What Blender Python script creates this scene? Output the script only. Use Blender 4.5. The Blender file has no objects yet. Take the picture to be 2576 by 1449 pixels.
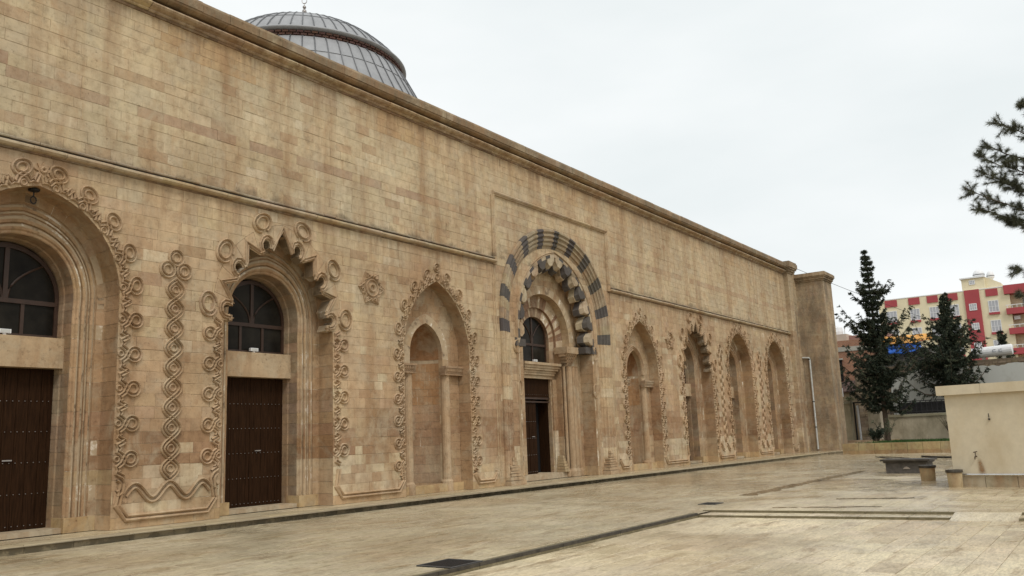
import bpy, bmesh, math, random
from math import sin, cos, pi, radians, sqrt, acos, atan2, hypot
from mathutils import Vector, Matrix, noise
from mathutils.geometry import delaunay_2d_cdt
rnd = random.Random(7)
S = bpy.context.scene
COL = S.collection

# ------------------------------------------------------------------ camera
cam_d = bpy.data.cameras.new('camera'); cam = bpy.data.objects.new('camera', cam_d); COL.objects.link(cam)
R_ = Vector((0.57946857, -0.8141014, -0.03814564)); U_ = Vector((-0.12008982, -0.13158525, 0.98400394)); F_ = Vector((0.80609839, 0.56561845, 0.17401481))
cam.matrix_world = Matrix(((R_.x, U_.x, -F_.x, 0), (R_.y, U_.y, -F_.y, -16.569), (R_.z, U_.z, -F_.z, 1.6), (0, 0, 0, 1)))
cam_d.sensor_width = 36; cam_d.lens = 2151.06 / 2576 * 36
cam_d.clip_end = 3000; cam_d.clip_start = 0.05
S.camera = cam
CAMP = Vector((0, -16.569, 1.6))

# ------------------------------------------------------------------ sky and sun (overcast)
W = bpy.data.worlds.new('World'); S.world = W; W.use_nodes = True
nt = W.node_tree; nt.nodes.clear()
def wn(t, **k):
    n = nt.nodes.new(t)
    for a, b in k.items(): setattr(n, a, b)
    return n
sky = wn('ShaderNodeTexSky', sky_type='NISHITA', sun_disc=False, sun_elevation=radians(48), sun_rotation=radians(205), air_density=1.2, dust_density=3.0)
skb = wn('ShaderNodeBackground'); skb.inputs['Strength'].default_value = 0.06
tc = wn('ShaderNodeTexCoord'); mp = wn('ShaderNodeMapping'); mp.inputs['Scale'].default_value = (1.0, 1.0, 3.0)
no = wn('ShaderNodeTexNoise'); no.inputs['Scale'].default_value = 1.6; no.inputs['Detail'].default_value = 5; no.inputs['Roughness'].default_value = 0.5
rp = wn('ShaderNodeValToRGB')
rp.color_ramp.elements[0].position = 0.3; rp.color_ramp.elements[0].color = (0.745, 0.79, 0.797, 1)
rp.color_ramp.elements[1].position = 0.7; rp.color_ramp.elements[1].color = (0.92, 0.935, 0.935, 1)
cb = wn('ShaderNodeBackground'); cb.inputs['Strength'].default_value = 1.09
mx = wn('ShaderNodeMixShader'); mx.inputs[0].default_value = 0.96
wo = wn('ShaderNodeOutputWorld')
L = nt.links.new
L(tc.outputs['Generated'], mp.inputs[0]); L(mp.outputs[0], no.inputs['Vector']); L(no.outputs['Fac'], rp.inputs[0]); L(rp.outputs[0], cb.inputs[0])
L(sky.outputs[0], skb.inputs[0]); L(skb.outputs[0], mx.inputs[1]); L(cb.outputs[0], mx.inputs[2]); L(mx.outputs[0], wo.inputs[0])
sd = bpy.data.lights.new('sun', 'SUN'); sd.energy = 1.5; sd.angle = radians(17); sd.color = (1.0, 0.965, 0.91)
sun = bpy.data.objects.new('sun', sd); COL.objects.link(sun)
sun.rotation_euler = Vector((-0.40, -0.62, 0.95)).to_track_quat('Z', 'Y').to_euler()
S.view_settings.view_transform = 'Standard'; S.view_settings.look = 'None'; S.view_settings.exposure = 0.09; S.view_settings.gamma = 1.0
S.view_settings.use_curve_mapping = False

# ------------------------------------------------------------------ materials
MATS = {}
def mat(name, build):
    if name in MATS: return MATS[name]
    m = bpy.data.materials.new(name); m.use_nodes = True
    build(m.node_tree, m.node_tree.nodes['Principled BSDF']); MATS[name] = m; return m
def N(t, typ, **k):
    n = t.nodes.new(typ)
    for a, b in k.items():
        if a in n.inputs.keys(): n.inputs[a].default_value = b
        else: setattr(n, a, b)
    return n
def pos(t, scale=(1, 1, 1), loc=(0, 0, 0)):
    g = t.nodes.new('ShaderNodeNewGeometry'); m = t.nodes.new('ShaderNodeMapping')
    m.inputs['Scale'].default_value = scale; m.inputs['Location'].default_value = loc
    t.links.new(g.outputs['Position'], m.inputs[0]); return m.outputs[0]
def noi(t, vec, sc, det=4, rough=0.6, dist=0.0):
    n = N(t, 'ShaderNodeTexNoise'); n.inputs['Scale'].default_value = sc; n.inputs['Detail'].default_value = det
    n.inputs['Roughness'].default_value = rough; n.inputs['Distortion'].default_value = dist
    t.links.new(vec, n.inputs['Vector']); return n.outputs['Fac']
def ramp(t, fac, pts):
    r = t.nodes.new('ShaderNodeValToRGB'); e = r.color_ramp.elements
    while len(e) < len(pts): e.new(0.5)
    for i, (p, c) in enumerate(pts):
        e[i].position = p; e[i].color = (c, c, c, 1) if isinstance(c, (int, float)) else (*c, 1)
    t.links.new(fac, r.inputs[0]); return r.outputs[0]
def mixc(t, fac, a, b, mode='MIX'):
    m = t.nodes.new('ShaderNodeMix'); m.data_type = 'RGBA'; m.blend_type = mode
    for s, v in ((0, fac), (6, a), (7, b)):
        if hasattr(v, 'is_output'): t.links.new(v, m.inputs[s])
        elif s == 0: m.inputs[0].default_value = v
        else: m.inputs[s].default_value = (*v, 1) if len(v) == 3 else v
    return m.outputs[2]
def mth(t, op, a, b=None, c=None):
    m = t.nodes.new('ShaderNodeMath'); m.operation = op
    for i, v in enumerate((a, b, c)):
        if v is None: continue
        if hasattr(v, 'is_output'): t.links.new(v, m.inputs[i])
        else: m.inputs[i].default_value = v
    return m.outputs[0]
def bump(t, bs, h, strength=0.4, dist=0.02):
    b = t.nodes.new('ShaderNodeBump'); b.inputs['Strength'].default_value = strength; b.inputs['Distance'].default_value = dist
    t.links.new(h, b.inputs['Height']); t.links.new(b.outputs[0], bs.inputs['Normal'])
def tonein(t):
    a = t.nodes.new('ShaderNodeAttribute'); a.attribute_name = 'tone'; return a.outputs['Color']

def b_stone(t, bs):
    c = tonein(t)
    p = pos(t)
    big = noi(t, p, 0.55, 5, 0.6, 0.4)
    c = mixc(t, 1.0, c, ramp(t, big, [(0.28, (0.70, 0.66, 0.61)), (0.48, (1.0, 1.0, 1.0)), (0.72, (1.18, 1.18, 1.16))]), 'MULTIPLY')
    # run-down water streaks, orange-brown
    st = noi(t, pos(t, (0.9, 0.9, 0.10)), 1.5, 6, 0.65, 0.2)
    c = mixc(t, mth(t, 'MULTIPLY', ramp(t, st, [(0.46, 0.0), (0.64, 1.0)]), 0.68), c, (0.30, 0.18, 0.092))
    # greyish and ochre patches that cross the stones
    gp_ = noi(t, pos(t, (1, 1, 0.8), (31, 7, 3)), 1.4, 7, 0.7, 0.5)
    c = mixc(t, mth(t, 'MULTIPLY', ramp(t, gp_, [(0.50, 0.0), (0.64, 1.0)]), 0.5), c, (0.43, 0.36, 0.25))
    c = mixc(t, mth(t, 'MULTIPLY', ramp(t, gp_, [(0.34, 1.0), (0.46, 0.0)]), 0.5), c, (0.40, 0.25, 0.135))
    # mottling
    md = noi(t, p, 5.0, 6, 0.7)
    c = mixc(t, 1.0, c, ramp(t, md, [(0.3, (0.76, 0.73, 0.70)), (0.50, (1, 1, 1)), (0.72, (1.13, 1.13, 1.12))]), 'MULTIPLY')
    # grey-black lichen patches
    gl = noi(t, p, 1.3, 8, 0.75, 0.3)
    sz = t.nodes.new('ShaderNodeSeparateXYZ'); g = t.nodes.new('ShaderNodeNewGeometry'); t.links.new(g.outputs['Position'], sz.inputs[0])
    zz = sz.outputs[2]; xx = sz.outputs[0]
    band = ramp(t, mth(t, 'DIVIDE', mth(t, 'SUBTRACT', zz, 7.0), 5.2), [(0.0, 0.0), (0.11, 0.05), (0.125, 0.7), (0.16, 0.25), (0.30, 0.12), (0.84, 0.18), (0.88, 0.6), (1.0, 0.8)])
    lf = mth(t, 'MULTIPLY', ramp(t, mth(t, 'ADD', gl, mth(t, 'MULTIPLY', band, 0.28)), [(0.62, 0.0), (0.78, 1.0)]), 0.75)
    c = mixc(t, lf, c, (0.15, 0.115, 0.072))
    # rain streaks hanging below the two mouldings
    ds = noi(t, pos(t, (2.6, 2.6, 0.22), (3, 0, 1)), 1.6, 6, 0.7)
    under = ramp(t, mth(t, 'DIVIDE', mth(t, 'SUBTRACT', zz, 6.0), 6.0), [(0.0, 0.0), (0.10, 0.08), (0.225, 0.65), (0.235, 0.0), (0.62, 0.0), (0.76, 0.15), (0.87, 0.85), (0.95, 0.9)])
    c = mixc(t, mth(t, 'MULTIPLY', under, ramp(t, ds, [(0.46, 0.0), (0.62, 0.9)])), c, (0.23, 0.145, 0.08))
    # far end of the wall is grimy
    far = ramp(t, mth(t, 'DIVIDE', mth(t, 'SUBTRACT', xx, 50.0), 6.0), [(0.2, 0.0), (0.9, 1.0)])
    gf = mth(t, 'MULTIPLY', far, ramp(t, noi(t, pos(t, (1, 1, 0.35)), 0.9, 6, 0.7), [(0.42, 0.0), (0.62, 0.62)]))
    c = mixc(t, gf, c, (0.13, 0.105, 0.075))
    # pits
    pt = noi(t, p, 13, 7, 0.85)
    c = mixc(t, 1.0, c, ramp(t, pt, [(0.30, (0.42, 0.36, 0.30)), (0.41, (1, 1, 1)), (0.66, (1, 1, 1)), (0.75, (1.22, 1.22, 1.2))]), 'MULTIPLY')
    t.links.new(c, bs.inputs['Base Color']); bs.inputs['Roughness'].default_value = 0.88; bs.inputs['Specular IOR Level'].default_value = 0.25
    h = mth(t, 'ADD', mth(t, 'MULTIPLY', md, 0.8), mth(t, 'MULTIPLY', ramp(t, pt, [(0.3, 0.0), (0.42, 1.0)]), 0.5))
    bump(t, bs, h, 0.8, 0.018)
STONE = mat('limestone', b_stone)

BASALT = mat('basalt', lambda t, bs: (t.links.new(mixc(t, mth(t, 'MULTIPLY', ramp(t, noi(t, pos(t), 4, 7, 0.75), [(0.52, 0.0), (0.68, 1.0)]), 0.35), tonein(t), (0.20, 0.17, 0.13)), bs.inputs['Base Color']), setattr(bs.inputs['Roughness'], 'default_value', 0.8), bump(t, bs, noi(t, pos(t), 30, 5, 0.7), 0.5, 0.01)))
def b_mortar(t, bs):
    n = noi(t, pos(t), 2.2, 5, 0.7)
    c = ramp(t, n, [(0.36, (0.20, 0.14, 0.085)), (0.44, (0.40, 0.30, 0.19)), (0.57, (0.44, 0.34, 0.22)), (0.63, (0.70, 0.62, 0.50))])
    t.links.new(c, bs.inputs['Base Color']); bs.inputs['Roughness'].default_value = 0.95
MORTAR = mat('lime_mortar', b_mortar)

def b_pave(t, bs):
    c = tonein(t); p = pos(t)
    big = noi(t, p, 0.35, 5, 0.6, 0.5)
    c = mixc(t, 1.0, c, ramp(t, big, [(0.3, (0.78, 0.76, 0.72)), (0.5, (1, 1, 1)), (0.72, (1.20, 1.20, 1.19))]), 'MULTIPLY')
    st = noi(t, pos(t, (0.7, 2.4, 1)), 0.8, 6, 0.75, 0.6)
    c = mixc(t, mth(t, 'MULTIPLY', ramp(t, st, [(0.54, 0.0), (0.66, 1.0)]), 0.7), c, (0.25, 0.165, 0.08))
    mo_ = noi(t, pos(t, (1.6, 5, 1), (9, 4, 0)), 0.9, 7, 0.75, 0.8)
    c = mixc(t, 1.0, c, ramp(t, mo_, [(0.34, (0.74, 0.71, 0.66)), (0.48, (1, 1, 1)), (0.66, (1.16, 1.16, 1.15))]), 'MULTIPLY')
    sp = noi(t, pos(t, (9, 30, 10)), 1.0, 5, 0.75)
    c = mixc(t, 1.0, c, ramp(t, sp, [(0.3, (0.62, 0.60, 0.55)), (0.5, (1, 1, 1)), (0.72, (1.3, 1.3, 1.28))]), 'MULTIPLY')
    t.links.new(c, bs.inputs['Base Color'])
    wet = noi(t, p, 0.22, 4, 0.6, 0.8)
    sx = t.nodes.new('ShaderNodeSeparateXYZ'); g = t.nodes.new('ShaderNodeNewGeometry'); t.links.new(g.outputs['Position'], sx.inputs[0])
    w = mth(t, 'ADD', wet, mth(t, 'MULTIPLY', ramp(t, mth(t, 'DIVIDE', sx.outputs[0], 60.0), [(0.25, 0.0), (0.6, 1.0)]), 0.22))
    t.links.new(ramp(t, w, [(0.42, 0.58), (0.66, 0.16)]), bs.inputs['Roughness'])
    bs.inputs['Specular IOR Level'].default_value = 0.5
    bump(t, bs, mth(t, 'ADD', sp, mth(t, 'MULTIPLY', noi(t, pos(t, (3, 9, 3)), 1.0, 4, 0.6), 1.4)), 0.35, 0.012)
PAVE = mat('wet_paving_stone', b_pave)

def simple(name, col, rough=0.7, metal=0.0, var=0.15, sc=6.0, bmp=0.0, spec=0.4, stretch=(1, 1, 1)):
    def f(t, bs):
        n = noi(t, pos(t, stretch), sc, 5, 0.65)
        c = mixc(t, 1.0, col, ramp(t, n, [(0.3, (1 - var,) * 3), (0.7, (1 + var,) * 3)]), 'MULTIPLY')
        t.links.new(c, bs.inputs['Base Color']); bs.inputs['Roughness'].default_value = rough; bs.inputs['Metallic'].default_value = metal
        bs.inputs['Specular IOR Level'].default_value = spec
        if bmp: bump(t, bs, n, bmp, 0.02)
    return mat(name, f)
WOOD = simple('dark_brown_door_wood', (0.026, 0.0120, 0.0055), 0.7, 0, 0.5, 2.0, 0.2, 0.05, (18, 18, 1.2))
FRAME = simple('brown_window_frame', (0.042, 0.021, 0.012), 0.5, 0, 0.25)
IRON = simple('black_iron', (0.02, 0.02, 0.021), 0.5, 0.3, 0.3)
STUD = simple('stud_metal', (0.35, 0.32, 0.30), 0.4, 0.8, 0.3)
WHITE = simple('white_plastic', (0.72, 0.72, 0.72), 0.4, 0, 0.06)
GREYPIPE = simple('grey_pipe', (0.50, 0.50, 0.47), 0.5, 0, 0.15)
CHROME = simple('steel_pipe', (0.62, 0.62, 0.62), 0.25, 0.9, 0.1)
def b_glass(t, bs):
    n = noi(t, pos(t), 1.2, 4)
    t.links.new(ramp(t, n, [(0.3, (0.007, 0.006, 0.005)), (0.7, (0.030, 0.026, 0.020))]), bs.inputs['Base Color'])
    bs.inputs['Roughness'].default_value = 0.2; bs.inputs['Specular IOR Level'].default_value = 0.05
GLASS = mat('dark_window_glass', b_glass)
DARK = simple('dark_interior', (0.006, 0.005, 0.005), 0.9, 0, 0.1)
def b_lead(t, bs):
    n = noi(t, pos(t), 1.6, 6, 0.7, 0.3); n2 = noi(t, pos(t, (1, 1, 0.15)), 3.0, 5, 0.7)
    c = mixc(t, 0.5, ramp(t, n, [(0.3, (0.235, 0.238, 0.243)), (0.7, (0.35, 0.353, 0.36))]), ramp(t, n2, [(0.3, (0.23, 0.232, 0.238)), (0.7, (0.35, 0.352, 0.358))]))
    t.links.new(c, bs.inputs['Base Color']); bs.inputs['Roughness'].default_value = 0.55; bs.inputs['Metallic'].default_value = 0.1
LEAD = mat('lead_sheet', b_lead)
LEADD = simple('lead_seam', (0.15, 0.152, 0.157), 0.5, 0.5, 0.2)
BRICKM = mat('brick_generic', lambda t, bs: (t.links.new(mixc(t, 1.0, tonein(t), ramp(t, noi(t, pos(t), 6, 5), [(0.3, (0.75,) * 3), (0.7, (1.15,) * 3)]), 'MULTIPLY'), bs.inputs['Base Color']), setattr(bs.inputs['Roughness'], 'default_value', 0.9)))

# ------------------------------------------------------------------ helpers
def empty(name, loc=(0, 0, 0), label=None, cat=None, group=None, kind=None):
    o = bpy.data.objects.new(name, None); COL.objects.link(o); o.location = loc; o.empty_display_size = 0.2
    tag(o, label, cat, group, kind); return o
def tag(o, label=None, cat=None, group=None, kind=None):
    if label: o['label'] = label
    if cat: o['category'] = cat
    if group: o['group'] = group
    if kind: o['kind'] = kind
    return o
def mk(name, V, F, m, parent=None, tone=None, smooth=False, tones=None, kind=None):
    """one mesh object; world-space verts, kept in world space under its parent"""
    me = bpy.data.meshes.new(name)
    o = bpy.data.objects.new(name, me); COL.objects.link(o)
    off = Vector((0, 0, 0))
    if parent:
        o.parent = parent; pr = parent
        while pr: off += pr.location; pr = pr.parent
    if off.length: V = [(x - off.x, y - off.y, z - off.z) for x, y, z in V]
    if tone is not None and tone[0] < 0.09 and m is STONE: m = BASALT
    me.from_pydata(V, [], F); me.materials.append(m)
    if tone is not None or tones is not None:
        ca = me.color_attributes.new('tone', 'FLOAT_COLOR', 'CORNER')
        buf = []
        if tones is None:
            buf = [tone[0], tone[1], tone[2], 1.0] * len(me.loops)
        else:
            for f, tn in zip(F, tones): buf += [tn[0], tn[1], tn[2], 1.0] * len(f)
        ca.data.foreach_set('color', buf)
    if smooth: me.polygons.foreach_set('use_smooth', [True] * len(me.polygons))
    me.update()
    if kind: o['kind'] = kind
    return o
class B:
    """collects shapes for ONE mesh"""
    def __init__(s): s.V = []; s.F = []; s.T = []
    def add(s, V, F, t=None):
        n = len(s.V); s.V += [tuple(v) for v in V]; s.F += [tuple(i + n for i in f) for f in F]; s.T += [t] * len(F)
    def box(s, a, b, t=None, rz=0, c=None):
        x0, y0, z0 = a; x1, y1, z1 = b
        V = [(x0, y0, z0), (x1, y0, z0), (x1, y1, z0), (x0, y1, z0), (x0, y0, z1), (x1, y0, z1), (x1, y1, z1), (x0, y1, z1)]
        if rz:
            cx, cy = c or ((x0 + x1) / 2, (y0 + y1) / 2)
            V = [(cx + (x - cx) * cos(rz) - (y - cy) * sin(rz), cy + (x - cx) * sin(rz) + (y - cy) * cos(rz), z) for x, y, z in V]
        s.add(V, [(0, 3, 2, 1), (4, 5, 6, 7), (0, 1, 5, 4), (1, 2, 6, 5), (2, 3, 7, 6), (3, 0, 4, 7)], t)
    def tube(s, P, r, n=8, t=None, cap=True):
        P = [Vector(p) for p in P]; rs = r if isinstance(r, (list, tuple)) else [r] * len(P)
        V = []; F = []
        for i, p in enumerate(P):
            d = (P[min(i + 1, len(P) - 1)] - P[max(i - 1, 0)])
            d = d.normalized() if d.length > 1e-9 else Vector((0, 0, 1))
            u = d.cross(Vector((0, 0, 1)) if abs(d.z) < 0.95 else Vector((1, 0, 0))).normalized(); w = d.cross(u)
            for k in range(n):
                a = 2 * pi * k / n; V.append(p + (u * cos(a) + w * sin(a)) * rs[i])
        for i in range(len(P) - 1):
            for k in range(n): F.append((i * n + k, i * n + (k + 1) % n, (i + 1) * n + (k + 1) % n, (i + 1) * n + k))
        if cap: F += [tuple(range(n))[::-1], tuple(range((len(P) - 1) * n, len(P) * n))]
        s.add(V, F, t)
    def lathe(s, c, prof, n=24, t=None, a0=0, a1=2 * pi):
        V = []; F = []; full = abs(a1 - a0 - 2 * pi) < 1e-6; m = n if full else n + 1
        for (r, z) in prof:
            for k in range(m):
                a = a0 + (a1 - a0) * k / n; V.append((c[0] + r * cos(a), c[1] + r * sin(a), c[2] + z))
        for i in range(len(prof) - 1):
            for k in range(n):
                k2 = (k + 1) % m; F.append((i * m + k, i * m + k2, (i + 1) * m + k2, (i + 1) * m + k))
        s.add(V, F, t)
    def obj(s, name, m, parent=None, tone=None, smooth=False, kind=None):
        ts = s.T if (s.T and s.T[0] is not None) else None
        return mk(name, s.V, s.F, m, parent, tone, smooth, ts, kind)

def jit(c, a): k = 1 + rnd.uniform(-a, a); return (c[0] * k, c[1] * k * (1 + rnd.uniform(-a, a) * 0.25), c[2] * k * (1 + rnd.uniform(-a, a) * 0.5))
def mix3(a, b, f): return tuple(a[i] * (1 - f) + b[i] * f for i in range(3))
PINK = (0.430, 0.295, 0.178); BROWN = (0.275, 0.165, 0.092); PALE = (0.540, 0.440, 0.295); CREAM = (0.500, 0.393, 0.248)
UP = (0.515, 0.400, 0.250); UPG = (0.460, 0.378, 0.252); OCH = (0.47, 0.335, 0.175); ORNG = (0.46, 0.30, 0.15)
BLK = (0.070, 0.058, 0.049)
def tone(x, z, deep=0.0):
    nz = noise.noise(Vector((x * 0.35, z * 0.5, 3.1))); r = rnd.random()
    if z < 0.42: return jit(mix3(OCH, PINK, max(0, min(1, 0.4 + nz))), 0.09)
    if z < 7.35:
        c = mix3(PINK, CREAM, max(0, min(1, 0.30 + nz * 0.9 + (0.15 if z > 4 else 0))))
        if 1.05 < z < 2.75:
            f = max(0, min(1, 0.75 + noise.noise(Vector((x * 0.5, z * 1.1, 9.0))) * 1.4)) * min(1, (z - 1.05) * 3, (2.75 - z) * 2)
            c = mix3(c, BROWN, f)
        if 0.42 <= z < 1.45 and noise.noise(Vector((x * 0.8, z * 0.4, 20.0))) > -0.15: c = mix3(c, PALE, 0.6 + 0.3 * rnd.random())
        if r < 0.09: c = mix3(c, BROWN, 0.5)
        elif r > 0.955: c = mix3(c, PALE, 0.85)
        if deep: c = mix3(c, (0.265, 0.148, 0.072), deep)  # recess stones browner, with the shade of the recess mixed into the colour
        return jit(c, 0.058)
    c = mix3(UP, UPG, max(0, min(1, 0.5 + nz)))
    if abs(z - 8.83) < 0.115 and rnd.random() < 0.85: c = mix3((0.36, 0.24, 0.155), UPG, rnd.random() * 0.4)
    elif 9.1 < z < 9.4 and x < 10 and rnd.random() < 0.3: c = (0.37, 0.24, 0.155)
    elif r < 0.08: c = mix3(c, (0.35, 0.23, 0.14), 0.6)
    elif r > 0.94: c = mix3(c, (0.55, 0.46, 0.32), 0.6)
    if z > 10.4: c = mix3(c, ORNG, max(0, min(0.7, 0.3 + noise.noise(Vector((x * 0.3, 7, 1))) * 1.2)))
    if 19 < x: c = mix3(c, (0.46, 0.335, 0.20), 0.4)
    return jit(c, 0.038)

# ---- clipping of stones against openings (plane u,v)
def area2(p): return sum(p[i][0] * p[(i + 1) % len(p)][1] - p[(i + 1) % len(p)][0] * p[i][1] for i in range(len(p))) / 2
def clip(poly, holes, keep=None):
    vs = []; fs = []
    for P in [poly] + holes + ([keep] if keep else []):
        n = len(vs); P = P if area2(P) > 0 else P[::-1]
        vs += [Vector(p) for p in P]; fs.append(list(range(n, n + len(P))))
    V, _, Fo, _, _, of = delaunay_2d_cdt(vs, [], fs, 1, 1e-5)
    ki = len(fs) - 1 if keep else None
    out = []
    for f, o in zip(Fo, of):
        if 0 not in o: continue
        if ki is not None and ki not in o: continue
        if any(h in o for h in range(1, 1 + len(holes))): continue
        out.append(tuple(f))
    return [(v.x, v.y) for v in V], out
def slab(V2, F2, to3, y0, y1):
    """thicken 2-D faces; to3(u,v,y)"""
    used = sorted({i for f in F2 for i in f}); mp_ = {i: k for k, i in enumerate(used)}; n = len(used)
    V = [to3(V2[i][0], V2[i][1], y0) for i in used] + [to3(V2[i][0], V2[i][1], y1) for i in used]
    F = []; E = {}
    for f in F2:
        g = [mp_[i] for i in f]; F.append(tuple(g))
        for a, b in zip(g, g[1:] + g[:1]): E[(a, b)] = 1
    for (a, b) in list(E):
        if (b, a) not in E: F.append((b, a, a + n, b + n))
    return V, F
def inside(p, poly):
    x, y = p; c = False; j = len(poly) - 1
    for i in range(len(poly)):
        if (poly[i][1] > y) != (poly[j][1] > y) and x < (poly[j][0] - poly[i][0]) * (y - poly[i][1]) / (poly[j][1] - poly[i][1]) + poly[i][0]: c = not c
        j = i
    return c
def bbox(P): return min(p[0] for p in P), min(p[1] for p in P), max(p[0] for p in P), max(p[1] for p in P)
def stone_mesh(x0, x1, z0, z1, to3, yf=0.0, back=0.03, g=0.0022, j=0.003):
    a, b = x0 + g, x1 - g; c, d = z0 + g, z1 - g; k = 0.006
    r = lambda: rnd.uniform(-j, j)
    O = [(a + r(), c + r()), (b + r(), c + r()), (b + r(), d + r()), (a + r(), d + r())]
    I = [(O[0][0] + k, O[0][1] + k), (O[1][0] - k, O[1][1] + k), (O[2][0] - k, O[2][1] - k), (O[3][0] + k, O[3][1] - k)]
    V = [to3(u, v, yf) for u, v in I] + [to3(u, v, yf + 0.003) for u, v in O] + [to3(u, v, yf + back) for u, v in O]
    F = [(0, 1, 2, 3)]
    for i in range(4):
        q = (i + 1) % 4
        F.append((i, i + 4, q + 4, q)); F.append((i + 4, i + 8, q + 8, q + 4))
    return V, F
def masonry(xa, xb, za, zb, holes, to3, parent, mparent_name, course=(0.21, 0.27), length=(0.36, 0.70), top=None, deep=0.0, limit=300,
            keep=None, tonef=None, name='stone', rank=None, yjit=0.004, mort=True, material=None):
    """courses of separate stones in front of a mortar sheet"""
    hb = [(h, bbox(h)) for h in holes]
    items = []; z = za
    while z < zb - 0.04:
        h = rnd.uniform(*course); z1 = z + h
        if z1 > zb - 0.12: z1 = zb
        x = xa - rnd.uniform(0, 0.3)
        while x < xb:
            w = rnd.uniform(*length); 
            if rnd.random() < 0.12: w *= 0.6
            x1 = x + w
            if x1 > xb - 0.1: x1 = xb
            xs = max(x, xa)
            if x1 - xs > 0.03: items.append((xs, x1, z, z1))
            x = x1
        z = z1
    out = []
    for (x0, x1, z0, z1) in items:
        rel = [h for h, b in hb if not (b[2] < x0 or b[0] > x1 or b[3] < z0 or b[1] > z1)]
        tn = (tonef or tone)((x0 + x1) / 2, (z0 + z1) / 2, deep); yf = rnd.uniform(-yjit, yjit * 0.3)
        cut = False
        if rel or keep:
            cs = [(x0, z0), (x1, z0), (x1, z1), (x0, z1), ((x0 + x1) / 2, (z0 + z1) / 2)]
            allin = any(all(inside(c, h) for c in cs) for h in rel)
            if allin: continue
            cut = True
            g = 0.004; V2, F2 = clip([(x0 + g, z0 + g), (x1 - g, z0 + g), (x1 - g, z1 - g), (x0 + g, z1 - g)], rel, keep)
            if not F2: continue
            ar = sum(abs(area2([V2[i] for i in f])) for f in F2)
            if ar < 0.0015: continue
            if ar > (x1 - x0 - 2 * g) * (z1 - z0 - 2 * g) * 0.999: cut = False
        if cut: V, F = slab(V2, F2, to3, yf, yf + 0.03)
        else: V, F = stone_mesh(x0, x1, z0, z1, to3, yf - (rnd.random() < 0.12) * 0.006, j=0.0045)
        c3 = Vector(to3((x0 + x1) / 2, (z0 + z1) / 2, 0)); d = (c3 - CAMP).length
        # only what the camera can see ranks
        loc = c3 - CAMP; fx = loc.dot(F_); vis = fx > 0 and abs(loc.dot(R_) / fx) < 0.61 and abs(loc.dot(U_) / fx) < 0.35
        out.append(((x1 - x0) * (z1 - z0) / d ** 3 * (1 if vis else 0.001), V, F, tn))
    out.sort(key=lambda t: -t[0])
    lim = out[:limit]; rest = out[limit:]
    if mort:
        V2, F2 = clip([(xa, za), (xb, za), (xb, zb), (xa, zb)], holes, keep)
        V = [to3(u, v, 0.0065) for u, v in V2]
        mo = mk(mparent_name, V, F2, MORTAR, parent)
    else: mo = parent
    if rest:
        bb = B()
        for _, V, F, tn in rest: bb.add(V, F, tn)
        bb.obj('stone_courses', material or STONE, mo if mort else parent, kind='stuff')
    for _, V, F, tn in lim: mk(name, V, F, material or STONE, mo if mort else parent, tn)
    return mo

# ---- pointed arch geometry
class Arch:
    k = 0.0
    def __init__(s, xc, w, zs, za, z0=0.13):
        s.xc, s.w, s.zs, s.za, s.z0 = xc, w, zs, za, z0
        H = za - zs; s.r = (H * H + w * w) / (2 * w); s.e = s.r - w
        s.phi = acos(max(-1, min(1, s.e / s.r))); s.Ls = zs - z0; s.La = s.r * s.phi; s.L = s.Ls + s.La
    def pt(s, q, n=0.0, side=1):
        """q: distance along the edge from the foot, n: outward offset"""
        if q <= s.Ls: return (s.xc + side * (s.w + n), s.z0 + q)
        n = n + s.w * 0.055 * sin(pi * min(1, (q - s.Ls) / s.La)) ** 1.2
        rr = s.r + n; ph = acos(max(-1, min(1, s.e / rr))); a = (q - s.Ls) / s.La * ph
        return (s.xc + side * (rr * cos(a) - s.e), s.zs + rr * sin(a) + (s.k * min(0, n) * min(1, (q - s.Ls) / s.La) ** 2))
    def poly(s, n=0.0, k=14, zb=None):
        P = [s.pt(0, n, -1)] ; 
        if zb is not None: P[0] = (P[0][0], zb)
        P += [s.pt(s.Ls + s.La * i / k, n, -1) for i in range(k + 1)]
        P += [s.pt(s.Ls + s.La * i / k, n, 1) for i in range(k - 1, -1, -1)]
        e = s.pt(0, n, 1); P.append((e[0], zb if zb is not None else e[1])); return P
def W3(x, z, y): return (x, y, z)
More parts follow.
